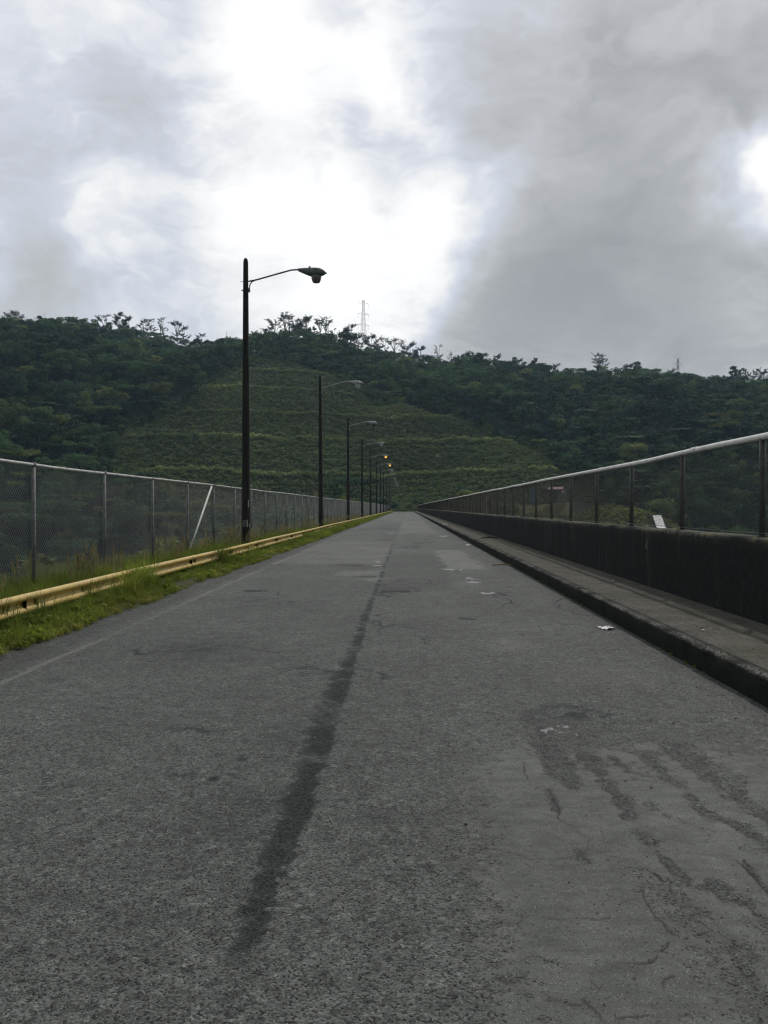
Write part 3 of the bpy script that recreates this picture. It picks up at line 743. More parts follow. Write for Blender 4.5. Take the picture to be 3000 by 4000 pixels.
# ------------------------------------------------------------------ scatter as one stuff object (instances on points)
def scatter(name, label, pts, rot, scl, idx, tint, protos):
    me = bpy.data.meshes.new(name); n = len(pts)
    me.vertices.add(n); me.vertices.foreach_set('co', np.asarray(pts, np.float32).ravel())
    for nm, ty, key, arr in (('rot','FLOAT_VECTOR','vector',rot),('scl','FLOAT_VECTOR','vector',scl)):
        a = me.attributes.new(nm, ty, 'POINT'); a.data.foreach_set(key, np.asarray(arr, np.float32).ravel())
    a = me.attributes.new('idx', 'INT', 'POINT'); a.data.foreach_set('value', np.asarray(idx, np.int32))
    a = me.attributes.new('tint', 'FLOAT', 'POINT'); a.data.foreach_set('value', np.asarray(tint, np.float32))
    for p in protos:
        for mt in p.materials:
            if mt.name not in me.materials: me.materials.append(mt)
    coll = bpy.data.collections.new(name+'_shapes')
    for i, p in enumerate(protos):
        q = bpy.data.objects.new(f'{name}_shape_{chr(97+i)}', p); coll.objects.link(q)
    ng = bpy.data.node_groups.new(name, 'GeometryNodeTree')
    ng.interface.new_socket('Geometry', in_out='INPUT', socket_type='NodeSocketGeometry')
    ng.interface.new_socket('Geometry', in_out='OUTPUT', socket_type='NodeSocketGeometry')
    gi = ng.nodes.new('NodeGroupInput'); go = ng.nodes.new('NodeGroupOutput')
    ci = ng.nodes.new('GeometryNodeCollectionInfo'); ci.inputs['Collection'].default_value = coll
    ci.inputs['Separate Children'].default_value = True; ci.inputs['Reset Children'].default_value = True
    ip = ng.nodes.new('GeometryNodeInstanceOnPoints'); ip.inputs['Pick Instance'].default_value = True
    def na(nm, dt):
        x = ng.nodes.new('GeometryNodeInputNamedAttribute'); x.data_type = dt; x.inputs['Name'].default_value = nm
        return [s for s in x.outputs if s.enabled and s.name == 'Attribute'][0]
    ng.links.new(gi.outputs[0], ip.inputs['Points']); ng.links.new(ci.outputs[0], ip.inputs['Instance'])
    ng.links.new(na('idx', 'INT'), ip.inputs['Instance Index'])
    ng.links.new(na('rot', 'FLOAT_VECTOR'), ip.inputs['Rotation']); ng.links.new(na('scl', 'FLOAT_VECTOR'), ip.inputs['Scale'])
    ng.links.new(ip.outputs[0], go.inputs[0])
    o = link(name, me); md = o.modifiers.new('scatter', 'NODES'); md.node_group = ng
    return tag(o, label, None, None, 'stuff')
rs = np.random.RandomState(5)

# ------------------------------------------------------------------ forest : where trees stand
sp = 6.8
ax = np.arange(-470, 430, sp); ay = np.arange(20, 632, sp)
TX, TY = np.meshgrid(ax, ay); TX = (TX + rs.uniform(-.48,.48,TX.shape)*sp).ravel(); TY = (TY + rs.uniform(-.48,.48,TY.shape)*sp).ravel()
TZ, TT, TB = terrain(TX, TY)
hz = hill(TX, TY); dter = in_terrace(TX + 4*fbm(TX*.06, TY*.06, 3), hz)
keep = ~((dter > -1.0) & (TY > 240))
keep &= (np.abs(TX)-0 < TY*.60+25)                                # what the valley can show, with room for a side step
keep &= ~((TX > -13) & (TX < 92) & (TY < 262))                    # dam faces and grassy spur
keep &= ~((TX > 40) & (TX < 75) & (TY > 295) & (TY < 322))        # house plot
keep &= ~((np.abs(TX) < 14) & (TY < 302))
knoll = (TX > -122) & (TX < -34) & (TY > 575)
keep &= ~((np.abs(TX+35) < 5) & (TY > 600))
hole = fbm(TX*.02, TY*.02, 3)
keep &= ~((hole < -.42) & (rs.rand(len(TX)) < .6))
TX, TY, TZ, dter = TX[keep], TY[keep], TZ[keep], dter[keep]
n = len(TX)
ht = rs.uniform(7.5, 15.0, n)*(1+.25*fbm(TX*.03, TY*.03, 3)); ht *= np.interp(dter, [-14,-1], [1, .6])*1.0
ht = np.where(TY > 560, np.clip(ht, 0, 6.8), ht)
knoll = (TX > -124) & (TX < -30) & (TY > 560)
ht = np.where(knoll, ht*.42, ht)
ht = np.where((TX < 0) & (TX > -40) & (TY < 250), np.minimum(ht, 8), ht)
# trees standing out of the canopy
big = (rs.rand(n) < .05) & (TY < 540); ht[big] *= 1.35
tint = np.clip(.33 + .55*fbm(TX*.025+7, TY*.025, 3) + rs.normal(0, .21, n), 0, 1)
tint = np.where(rs.rand(n) < .06, rs.uniform(.75, 1, n), tint)
tint = np.clip(np.where(TX < -60, tint+.06, tint), 0, 1)
dist = np.hypot(TX, TY)
# how large each shows, and whether parapet / verge hides it
top = TZ+ht
vis = np.where(TX > 0, top-1.5 > -.343*TX/4.1, top-1.5 > -1.12*np.abs(TX)/4.9)
fx = (TX*math.cos(R(1.56))+TY*math.sin(R(1.56)))/TY
vis &= (np.abs(TX/TY+.028) < .50)
score = np.where(vis, ht/dist, 0)
order = np.argsort(-score)
N_IND = 236
ind = order[:N_IND]; rest = np.ones(n, bool); rest[ind] = False

far_protos = []
for k in range(5): far_protos.append(crown_mesh('forest_crown', 100+k, 3.6, 2.0, 9.2, 7+k % 3, 700, .42, LEAF_I))
for k in range(3): far_protos.append(crown_mesh('forest_umbrella', 120+k, 4.3, 4.0, 9.0, 8, 600, .42, LEAF_I, 'umbrella'))
for k in range(2): far_protos.append(crown_mesh('forest_cone', 130+k, 2.9, 1.5, 10.4, 7, 560, .42, LEAF_I, 'cone'))
far_protos.append(frond_mesh('forest_fern', 140, 3.6, 7.0, 11, LEAF_I, .55))
# undergrowth and low trees on the faces of the dam and in the valley
ux = np.concatenate([-rs.uniform(8.6, 80, 5200), rs.uniform(70, 130, 1500)]); uy = rs.uniform(4, 288, 6700); uz = terrain(ux, uy)[0]
uh = rs.uniform(1.6, 4.4, 6700)*np.interp(np.abs(ux), [8, 12, 25], [.42, .6, 1.0])
keep = uz < 6; ux, uy, uz, uh = ux[keep], uy[keep], uz[keep], uh[keep]
q = np.where(rest)[0]
ug = [crown_mesh('undergrowth_leaves', 700+k, 1.5, .0, 1.9, 8, 800, .17, LEAF_I) for k in range(4)] + [frond_mesh('undergrowth_fern', 710+k, 1.5, .7, 15, LEAF_I, .10) for k in range(2)]
us = uh/1.9; uw = us*rs.uniform(1.0, 1.5, len(us))
scatter('undergrowth', 'dense green bushes and ferns on the dam faces behind the fences', np.stack([ux, uy, uz-.15], -1), np.stack([rs.uniform(-.15,.15,len(us)), rs.uniform(-.15,.15,len(us)), rs.uniform(0,6.28,len(us))], -1),
        np.stack([uw, uw, us], -1), rs.choice(6, len(us), p=[.2]*4+[.1]*2), np.clip(.38+.6*fbm(ux*.06, uy*.06, 3)+rs.normal(0,.18,len(ux)), 0, 1), ug)
pick = rs.choice(len(far_protos), len(q), p=[.13]*5+[.065]*3+[.05]*2+[.055])
s = ht[q]/9.5; w = s*rs.uniform(.9, 1.55, len(q))
scatter('forest', 'dense dark green broadleaf forest covering the valley and hillside', np.stack([TX[q], TY[q], TZ[q]-.3], -1),
        np.stack([rs.uniform(-.08,.08,len(q)), rs.uniform(-.08,.08,len(q)), rs.uniform(0,6.28,len(q))], -1), np.stack([w, w, s], -1), pick, tint[q], far_protos)

near = []
for k in range(4): near.append(('broadleaf', trunk_mesh('trunk', 300+k, 4.6, .20, 3.6, 9.0, BARK), crown_mesh('crown', 200+k, 3.6, 2.2, 9.3, 11, 1500, .30, LEAF_O)))
for k in range(2): near.append(('umbrella', trunk_mesh('trunk', 320+k, 6.6, .18, 4.2, 9.0, BARK, 7), crown_mesh('crown', 220+k, 4.3, 4.4, 9.2, 13, 1300, .30, LEAF_O, 'umbrella')))
near.append(('narrow', trunk_mesh('trunk', 330, 6.5, .17, 1.5, 9.5, BARK), crown_mesh('crown', 230, 2.9, 1.2, 10.4, 11, 1300, .29, LEAF_O, 'cone')))
near.append(('fern', trunk_mesh('trunk', 340, 7.0, .14, .5, 7.1, BARK, 3), frond_mesh('crown', 240, 3.2, 7.0, 22, LEAF_O, .26)))
kinds = {'broadleaf': 'round leafy dark green tree', 'umbrella': 'flat topped umbrella shaped green tree', 'narrow': 'narrow pointed green tree', 'fern': 'tree fern with a star of drooping fronds'}
def place(kx):
    if kx > 0: return 'seen through the fence on the parapet'
    return 'seen through the tall galvanised fence'
for i in ind:
    k = int(rs.choice(8, p=[.16]*4+[.11]*2+[.08]+[.06]))
    nm, tm, cm = near[k]
    low = top[i] < 1.5+.115*abs(TX[i]) if TX[i] < 0 else top[i] < 1.5+.195*TX[i]
    zone = place(TX[i]) if low else ('on the slope above the tall galvanised fence' if TX[i] < 0 else 'on the slope above the white fence pipe')
    o = empty('forest_tree', (TX[i], TY[i], TZ[i]-.2), f'{kinds[nm]} {zone}', 'tree', f'{nm} trees {zone}', rs.uniform(0, 6.28))
    s = ht[i]/9.5; o.scale = (s*rs.uniform(.9,1.25), s*rs.uniform(.9,1.25), s)
    link('trunk', tm, o); link('crown', cm, o)

# ------------------------------------------------------------------ trees standing out on the ridge line
def lacy(seed, H, spread, style):
    """trunk with forking limbs that carry separate flat leaf clumps"""
    r = random.Random(seed); q = np.random.RandomState(seed); m = MB(); Cs, Ns, L = [], [], []
    dens = {'umbrella': 17, 'lacy': 14, 'dense': 38, 'dead': 0, 'sparse': 7}[style]
    fork = H*{'umbrella': .46, 'lacy': .38, 'dense': .28, 'dead': .35, 'sparse': .42}[style]
    lean = Vector((r.uniform(-.08,.08)*H, r.uniform(-.05,.05)*H, 0))
    t0 = max(.17, H*.016)
    m.tube([(0,0,-2), lean*.4+Vector((0,0,fork*.6)), lean+Vector((0,0,fork))], [t0*1.2, t0, t0*.85], 6)
    nl = {'umbrella': 9, 'lacy': 10, 'dense': 11, 'dead': 4, 'sparse': 6}[style]
    for k in range(nl):
        a = 2*math.pi*k/nl + r.uniform(-.5,.5)
        lvl = r.choice((r.uniform(.42,.8), r.uniform(.75,1.0), r.uniform(.75,1.0))) if style in ('umbrella',) else (fork/H + (1-fork/H)*((k+.6)/nl))
        rad = spread*r.uniform(.35, 1.0)*(1.0 if style != 'dead' else .55)
        if k == nl-1: lvl = .97; rad = spread*.2
        e = Vector((math.cos(a)*rad, math.sin(a)*rad*.8, H*lvl-.35)) + lean
        s = lean + Vector((0,0,fork*r.uniform(.72,1.0)))
        md = s.lerp(e, .55)+Vector((r.uniform(-.3,.3), r.uniform(-.3,.3), .04*H))
        m.tube([s, md, e], [t0*.55, t0*.42, t0*.2], 5)
        for j in range(r.choice((4,5,6)) if style != 'dead' else 2):
            a2 = a+r.uniform(-1.6,1.6); e2 = md.lerp(e, r.uniform(.4,.95))
            l2 = spread*r.uniform(.25,.7)
            tip = e2+Vector((math.cos(a2)*l2, math.sin(a2)*l2*.8, r.uniform(.1,.9)*l2*(1.6 if style == 'dead' else .8)))
            if tip.z > H: tip.z = H-.1*r.random()
            m.tube([e2, tip], [t0*.26, t0*.10], 4)
            for c in ((e2.lerp(tip, .3), e2.lerp(tip, .65), tip) if dens else ()):
                n = max(3, int(dens*r.uniform(.5, 1.2))); cr = min(1.5, spread*r.uniform(.09,.20)*(1.35 if style == 'dense' else 1))
                d = q.normal(size=(n,3)); d /= np.linalg.norm(d, axis=1)[:, None]
                Cs.append(np.array(c)+d*(q.rand(n)**.5*cr)[:, None]*np.array([1,1,.62 if style != 'dense' else .85]))
                nn = q.normal(size=(n,3))*.7+np.array([0,0,.7]); Ns.append(nn/np.linalg.norm(nn, axis=1)[:, None])
                L.append(np.full(n, r.random()*.6)+q.rand(n)*.4)
    tr = m.mesh('trunk', BARKP if style == 'dead' else BARK, False)
    cr = None
    if dens:
        C = np.concatenate(Cs); Nn = np.concatenate(Ns); L = np.concatenate(L)
        V, F = rhomb(C, Nn, .33*q.uniform(.5,1.4,len(C)), 1.7, q)
        cr = mesh_np('crown', V, F, RIDGE_L, False, {'lt': np.repeat(L, 4)})
    return tr, cr
ridge = [ # x, top in the photograph, half width px, style, label
 (14,667,20,'dense','broad dense tree on the ridge at the left edge of the view'),(38,676,14,'lacy','open topped ridge tree right of the broad edge tree'),(75,683,16,'lacy','low open tree on the left ridge before the bare snag'),
 (94,671,8,'dead','thin bare snag on the left ridge with two forked tips'),(103,681,10,'sparse','scraggy sparse tree leaning on the thin bare snag'),(150,688,14,'lacy','low lacy tree in the dip of the left ridge'),
 (192,683,8,'dead','small bare twiggy tree left of the flat umbrella tree on ridge'),(222,677,19,'umbrella','flat umbrella tree left of the tallest dense tree on ridge'),(252,669,14,'dense','tallest dense round tree on the left part of the ridge'),
 (274,679,14,'dense','second dense round tree against the tallest dense ridge tree'),(305,686,11,'lacy','open lacy tree on the ridge left of the bare twisted pair'),(322,684,13,'lacy','larger lacy tree just left of the twisted bare tree on ridge'),
 (343,679,9,'sparse','twisted nearly bare tree crowning the left ridge'),(352,680,10,'sparse','second twisted nearly bare tree on the left ridge'),(382,691,16,'umbrella','umbrella tree where the left ridge starts to fall'),(396,702,12,'lacy','low lacy tree on the falling left ridge'),
 (430,718,14,'lacy','low lacy tree beside the saddle of the ridge'),(484,711,5,'dead','bare white snag standing alone left of the nearest lamp pole'),(498,729,12,'lacy','small lacy tree right of the lone bare snag'),
 (550,713,16,'dense','round dense tree just right of the nearest lamp pole on ridge'),(568,722,7,'sparse','scraggy small tree between the round tree and leaning tree'),(577,704,16,'umbrella','leaning umbrella tree left of the knoll grove'),
 (597,688,17,'umbrella','wide umbrella tree on the left of the knoll grove'),(612,672,14,'umbrella','tallest umbrella tree of the knoll grove'),(624,676,13,'umbrella','second tall umbrella tree of the knoll grove'),(637,685,9,'lacy','slim lacy tree in the middle of the knoll grove'),
 (643,700,16,'dense','low dense tree in the middle of the knoll grove'),(656,685,15,'dense','dark dense tree right of centre in the knoll grove'),(663,680,11,'umbrella','umbrella tree rising behind the dark dense knoll tree'),(675,705,11,'dense','low dense tree under the right part of knoll grove'),
 (688,685,13,'umbrella','first of the slender umbrella trees right of the grove'),(701,685,13,'umbrella','second of the slender umbrella trees right of the grove'),(709,694,8,'sparse','slender sparse tree ending the knoll grove'),(722,708,7,'sparse','thin half dead tree between grove and round tree'),
 (734,712,6,'dead','thin dead pole like tree between the grove and the tower'),(746,710,14,'lacy','open lacy tree left of the tree beside the tower'),(760,699,17,'dense','tall irregular dense tree just left of the transmission tower'),(774,724,12,'lacy','low lacy tree at the left foot of the tower'),
 (801,722,17,'dense','dark dense tree just right of the transmission tower'),(817,727,12,'lacy','lacy tree against the dark tree right of the tower'),(833,731,8,'sparse','sparse tree left of the wide flat ridge tree'),(853,731,20,'umbrella','wide flat topped tree on ridge right of tower'),(880,741,17,'dense','low dense tree on the ridge right of the flat topped tree'),
 (908,748,13,'dense','small dense tree on the descending ridge'),(952,742,11,'sparse','bare vase shaped tree on the descending ridge'),(975,759,8,'sparse','small twiggy tree right of the bare vase shaped tree'),(1012,762,9,'lacy','small lacy tree high on the right slope of ridge'),(1048,762,10,'lacy','lacy tree on ridge left of the small round tree'),
 (1073,764,10,'dense','small round tree on the right part of the ridge'),(1120,776,13,'lacy','low lacy tree left of the dark block shaped tree'),(1156,774,10,'dense','dark block shaped tree on the right ridge'),(1200,787,12,'lacy','low lacy tree on the middle right ridge'),
 (1292,767,15,'umbrella','tall lone umbrella tree on the right ridge'),(1301,776,13,'umbrella','shorter umbrella tree leaning off the lone tall one'),(1328,793,8,'sparse','small scraggy tree right of the lone umbrella tree'),(1354,785,14,'dense','dense forked tree on the right ridge'),(1366,790,10,'umbrella','umbrella tree clinging to the dense forked tree'),
 (1385,800,12,'dense','low dark tree right of the dense forked tree'),(1410,796,12,'sparse','nearly bare tree left of the far tower'),(1444,800,14,'umbrella','flat topped tree at the left foot of the far tower'),(1470,806,9,'sparse','thin twiggy tree at the right foot of the far tower'),
 (1490,812,12,'lacy','low lacy tree right of the far tower'),(1540,818,12,'lacy','small lacy tree in the last dip of the right ridge'),(1612,803,16,'umbrella','umbrella tree near the right edge of the view'),(1634,799,15,'umbrella','taller umbrella tree near the right edge of view'),(1652,800,10,'lacy','slim lacy tree at the right edge of the view')]
for i, (px, py, hw, st, lab) in enumerate(ridge):
    yr = RIDGE - 3 + (i*37 % 7)
    x = (px-VX)/F_PX*yr; g0 = float(terrain(np.array([x]), np.array([yr]))[0][0])
    zt = CAMH+(VY-py)/F_PX*yr; H = max(4.5, zt-g0)
    o = empty('ridge_tree', (x, yr, zt-H), lab, 'tree', 'trees along the ridge line', 0)
    tr, cr = lacy(900+i, H, hw/F_PX*yr, st)
    link('trunk', tr, o)
    if cr: link('crown', cr, o)

# individual bushes that show on the cleared slope and along the fence
bush = crown_mesh('foliage', 411, 1.0, .1, 1.5, 9, 900, .15, LEAF_O)
bush2 = crown_mesh('foliage', 412, 1.0, .1, 1.5, 7, 700, .19, LEAF_O)
bstem = trunk_mesh('stem', 413, .5, .05, .8, 1.2, TWIG)
def bushat(x, y, s, lab, b=bush, grp=None, z=None, sz=None):
    z = float(terrain(np.array([x]), np.array([y]))[0][0]) if z is None else z
    o = empty('bush', (x, y, z), lab, 'bush', grp, random.uniform(0, 6)); o.scale = (s, s, sz or s)
    link('stem', bstem, o); link('foliage', b, o)
bushat(-38, 250, 4.0, 'large dark rounded bush just beyond fence, right of the nearest lamp pole', sz=6.5)
bushat(-8.8, 13.6, 1.0, 'leafy bush pressed behind the fence at the left edge of view', bush2)
bushat(-9.6, 15.2, 1.15, 'second leafy bush behind the fence near the left edge', bush2)
for (x, y, s, l) in ((6,300,1.7,'round bush behind the left half of the road end'),(-4,301,1.9,'bush at the left corner of the road end'),(1.5,300,1.6,'bush in the middle of the road end'),(10,299,2.2,'taller bush behind the far end of the parapet'),
                     (-13,300,2.4,'bush at the far end of the tall fence'),(-20,304,2.8,'large bush above the far end of the tall fence'),(-9,308,2.6,'bush above the corner of the road end'),(15,306,2.6,'bush on the bank above the far parapet'),(3,309,2.5,'bush on the bank straight above the road end'),
                     (-26,312,3.0,'large bush on lower bank left of the far lamps'),(22,318,2.6,'bush on lower bank right of the road end'),(-2.3,420,3.2,'dark bush alone on a high bench of the cleared slope')):
    bushat(x, y, s, l)

# ------------------------------------------------------------------ herb cover of the cleared slope and the dam faces
tf = []
for k in range(4): tf.append(crown_mesh('herb_tuft', 500+k, .75, .0, .75, 4, 46, .30, SHRUB_I))
for k in range(2): tf.append(crown_mesh('herb_mound', 510+k, 1.25, .0, 1.1, 5, 70, .34, SHRUB_I))
NH = 330000; hx = rs.uniform(-150, 78, NH); hy = rs.uniform(232, 570, NH)
hd = in_terrace(hx + 3*fbm(hx*.05, hy*.05, 3), hill(hx, hy)); zz, tt, lp = terrain(hx, hy)
dn = (.27 + .16*sstep(-.3, .4, fbm(hx*.05+3, hy*.05, 3)))*sstep(1.1,.6,lp*0+np.interp(hy,[232,570],[.4,1.0])) + .7*sstep(.5,.9,lp)*sstep(-.3,.2,fbm(hx*.03, hy*.02+40, 3)+.05)
k = (hd > -9) & (rs.rand(NH) < dn) & ~((np.abs(hx) < 8) & (hy < 294))
k &= ~((hx > 42) & (hx < 72) & (hy > 300) & (hy < 316))
hx, hy, zz, lp = hx[k], hy[k], zz[k], lp[k]; n = len(hx)
ti = np.clip(.22+.6*fbm(hx*.03, hy*.03+9, 3)+rs.normal(0,.12,n)+.68*lp*sstep(-.2,.3,fbm(hx*.03, hy*.02+40, 3)+.02), 0, 1)  # lip tufts tinted brighter too, standing in for light on the bench edges
# dam faces, grassy spur and the strips outside the fences
gx2 = rs.uniform(5.5, 95, 26000); gy2 = rs.uniform(20, 290, 26000); gz2, _, _ = terrain(gx2, gy2)
kk = (gz2-.0 < 6) & (gz2 > -15) & ~((np.abs(gx2-(50.6-4.4*(164-gy2)/24)) < 2.0) & (gy2 > 128) & (gy2 < 168)); gx2, gy2, gz2 = gx2[kk], gy2[kk], gz2[kk]
gx3 = -rs.uniform(7.2, 16, 9000); gy3 = rs.uniform(4, 290, 9000); gz3, _, _ = terrain(gx3, gy3)
px = np.concatenate([hx, gx2, gx3]); py = np.concatenate([hy, gy2, gy3]); pz = np.concatenate([zz, gz2, gz3])
ti = np.concatenate([ti, np.clip(.6+.5*fbm(gx2*.05, gy2*.05, 3)+rs.normal(0,.12,len(gx2)), 0, 1), np.clip(.3+rs.normal(0,.15,len(gx3)), 0, 1)])
n = len(px); s = rs.uniform(.6, 1.35, n)*np.concatenate([1+.25*lp, np.full(len(gx2), .75), np.full(len(gx3), .7)])
scatter('hillside_grass', 'rough green grass and herbs on the benched slope and dam faces', np.stack([px, py, pz-.1], -1), np.stack([rs.uniform(-.15,.15,n), rs.uniform(-.15,.15,n), rs.uniform(0,6.28,n)], -1),
        np.stack([s, s, s*rs.uniform(.7,1.3,n)], -1), rs.choice(6, n, p=[.19]*4+[.12]*2), ti, tf)

# ------------------------------------------------------------------ grass verge
vx = np.linspace(-7.4, -3.75, 38); vy = np.concatenate([np.arange(-10, 4, 1.0), np.arange(4, 40, .15), np.arange(40, 290, 1.2)])
VXg, VYg = np.meshgrid(vx, vy)
edge = -3.98 + .10*fbm(VYg*.9, VYg*0+1, 4) + .04*fbm(VYg*4, VXg*2, 2)
VZg = -.03 + .09*sstep(edge+.04, edge-.28, VXg) + .03*fbm(VXg*2, VYg*2, 3)*sstep(edge, edge-.4, VXg) - .5*sstep(-6.7, -7.4, VXg)
verge = link('verge', mesh_np('verge', np.stack([VXg, VYg, VZg], -1).reshape(-1, 3), grid_faces(len(vx), len(vy)), VERGE, True))
tag(verge, 'soil strip between the asphalt and the tall fence', None, None, 'structure')
def blades(name, seed, n, rad, h, w, mat, droop=.45, seedhead=False):
    q = np.random.RandomState(seed); V = []; F = []; L = []
    for i in range(n):
        a = q.rand()*6.283; r = rad*math.sqrt(q.rand()); b = np.array([r*math.cos(a), r*math.sin(a), -.02])
        d = q.rand()*6.283; hh = h*q.uniform(.45, 1.1); o = hh*q.uniform(.1, 1)*droop; ww = w*q.uniform(.6,1.3)
        dv = np.array([math.cos(d), math.sin(d), 0]); sv = np.array([-dv[1], dv[0], 0]); lt = q.rand(); prev = None
        for t, wt in ((0,1),(.4,.9),(.75,.6),(1,.06)):
            c = b+dv*o*t*t*1.3+np.array([0,0,hh*(t-.28*droop*t*t)])
            cur = (c-sv*ww*wt*.5, c+sv*ww*wt*.5)
            if prev is not None:
                k = len(V); V += [prev[0], prev[1], cur[1], cur[0]]; F.append((k,k+1,k+2,k+3)); L += [lt*.7+.15*t]*4
            prev = cur
    return mesh_np(name, np.array(V), np.array(F), mat, False, {'lt': np.array(L)})
def seedstalk(name, seed, n, h):
    q = np.random.RandomState(seed); V = []; F = []; L = []
    for i in range(n):
        a = q.rand()*6.283; b = np.array([.12*math.cos(a)*q.rand(), .12*math.sin(a)*q.rand(), 0]); hh = h*q.uniform(.6,1.1)
        ln = np.array([q.uniform(-.18,.18), q.uniform(-.18,.18), 1])*hh
        for rot in (0, 1.57):
            sv = np.array([math.cos(rot), math.sin(rot), 0])
            for t0, t1, w0, w1 in ((0,.68,.0022,.0018),(.68,.76,.003,.016),(.76,.90,.016,.014),(.90,1.0,.014,.002)):
                k = len(V); p0 = b+ln*t0; p1 = b+ln*t1
                V += [p0-sv*w0, p0+sv*w0, p1+sv*w1, p1-sv*w1]; F.append((k,k+1,k+2,k+3)); L += [q.rand()*.5+.3]*4
    return mesh_np(name, np.array(V), np.array(F), mat=SEED_I, attrs={'lt': np.array(L)})
gp_ = [blades('grass_blades', 600+k, 26, .085, .17, .0065, GRASS_I, .6) for k in range(4)]
gp_ += [blades('long_blades', 610+k, 24, .07, .42, .009, GRASS_I, .55) for k in range(3)]
gp_ += [crown_mesh('weed_leaves', 620+k, .09, .0, .10, 4, 34, .035, GRASS_I) for k in range(2)]
gp_ += [blades('far_blades', 630+k, 22, .22, .26, .022, GRASS_I, .5) for k in range(3)]
gp_ += [seedstalk('seed_stalks', 640+k, 4, .85) for k in range(3)]
PT, RT, SC, IX, TI = [], [], [], [], []
def addg(x, y, s, ix, t):
    n = len(x); z = np.interp(x, [-7.4,-6.7,-4.2,-3.9], [-.45,.05,.05,.0])
    PT.append(np.stack([x, y, z], -1)); RT.append(np.stack([rs.uniform(-.12,.12,n), rs.uniform(-.12,.12,n), rs.uniform(0,6.28,n)], -1))
    SC.append(np.repeat(s[:, None], 3, 1)); IX.append(ix); TI.append(np.clip(t, 0, 1))
def eg(y): return -3.98 + .10*fbm(y*.9, y*0+1, 4)
n = 21000; y = 3.5+rs.rand(n)**1.25*38; x = eg(y)-.02-rs.rand(n)**1.1*2.9
dens = sstep(-.40, .30, fbm(x*1.4, y*1.4, 3)+.35*sstep(-4.1, -4.5, x)); k = rs.rand(n) < dens; x, y = x[k], y[k]; n = len(x)
long_ = (rs.rand(n) < (.10+.35*sstep(.05,.4,fbm(x*.9+5,y*.9,3))+.35*(x < -4.9))*np.where(x > -4.9, .35, 1)) & (x < -4.12)
ix = np.where(long_, rs.randint(4,7,n), np.where(rs.rand(n) < .22, rs.randint(7,9,n), rs.randint(0,4,n)))
s = rs.uniform(.65,1.3,n)*np.where(long_, .75+.35*rs.rand(n), 1)*np.interp(x, [-4.5,-4.0], [1,.55])*np.where((x > -5.0) & (x < -4.45), .48+.5*sstep(.0,.3,fbm(x*.5,y*.8+60,3)), 1)
addg(x, y, s, ix, .40+.55*fbm(x*1.1, y*.8, 3)+rs.normal(0,.16,n)+.38*sstep(-4.45,-4.1,x))
n = 16000; y = 38+rs.rand(n)**1.4*250; x = eg(y)-.05-rs.rand(n)*2.6
addg(x, y, rs.uniform(.6,1.25,n)*np.interp(x,[-4.5,-4.0],[1,.6]), rs.randint(9,12,n), .50+.4*fbm(x*.8, y*.3, 3)+rs.normal(0,.12,n))
n = 480; y = 8+rs.rand(n)**1.3*90; x = -rs.uniform(5.0, 5.95, n); k = rs.rand(n) < sstep(-.25,.3,fbm(y*.6, y*0+4, 3))+.12; x, y = x[k], y[k]; n = len(x)
addg(x, y, rs.uniform(.55,1.05,n), rs.randint(12,15,n), rs.rand(n)*.8)
n = 950; y = 6+rs.rand(n)**1.3*60; x = -rs.uniform(4.95, 5.9, n)
addg(x, y, rs.uniform(.65,1.2,n), rs.randint(4,7,n), .3+rs.normal(0,.15,n))
# gutter weeds along the kerb
n = 260; y = 4.2+rs.rand(n)**1.5*46; k = rs.rand(n) < sstep(.0,.35,fbm(y*.8, y*0+14, 3)); y = y[k]; n = len(y); x = KX-.012-rs.rand(n)*.04
addg(x, y, rs.uniform(.16,.34,n), rs.choice([0,1,2,3,7,8], n), .2+rs.rand(n)*.4)
PT, RT, SC, IX, TI = map(np.concatenate, (PT, RT, SC, IX, TI))
scatter('verge_grass', 'lush green roadside grass and seed heads around the guardrail', PT, RT, SC, IX, TI, gp_)
# three big clumps in front of the beam
for (x, y, s, lab) in ((-4.66, 14.2, 1.2, 'big arching grass clump in front of the guardrail, nearest one'), (-4.62, 20.4, 1.15, 'big grass clump in front of the guardrail just before the nearest lamp'), (-4.45, 12.9, 1.0, 'pale low grass clump below the biggest arching clump')):
    o = link('grass_clump', blades('grass_clump', int(y*10), 230, .17, .62, .009, GRASS_O, .6)); o.location = (x, y, .03); o.scale = (s, s, s)
    tag(o, lab, 'grass clump', 'grass clumps at the guardrail')

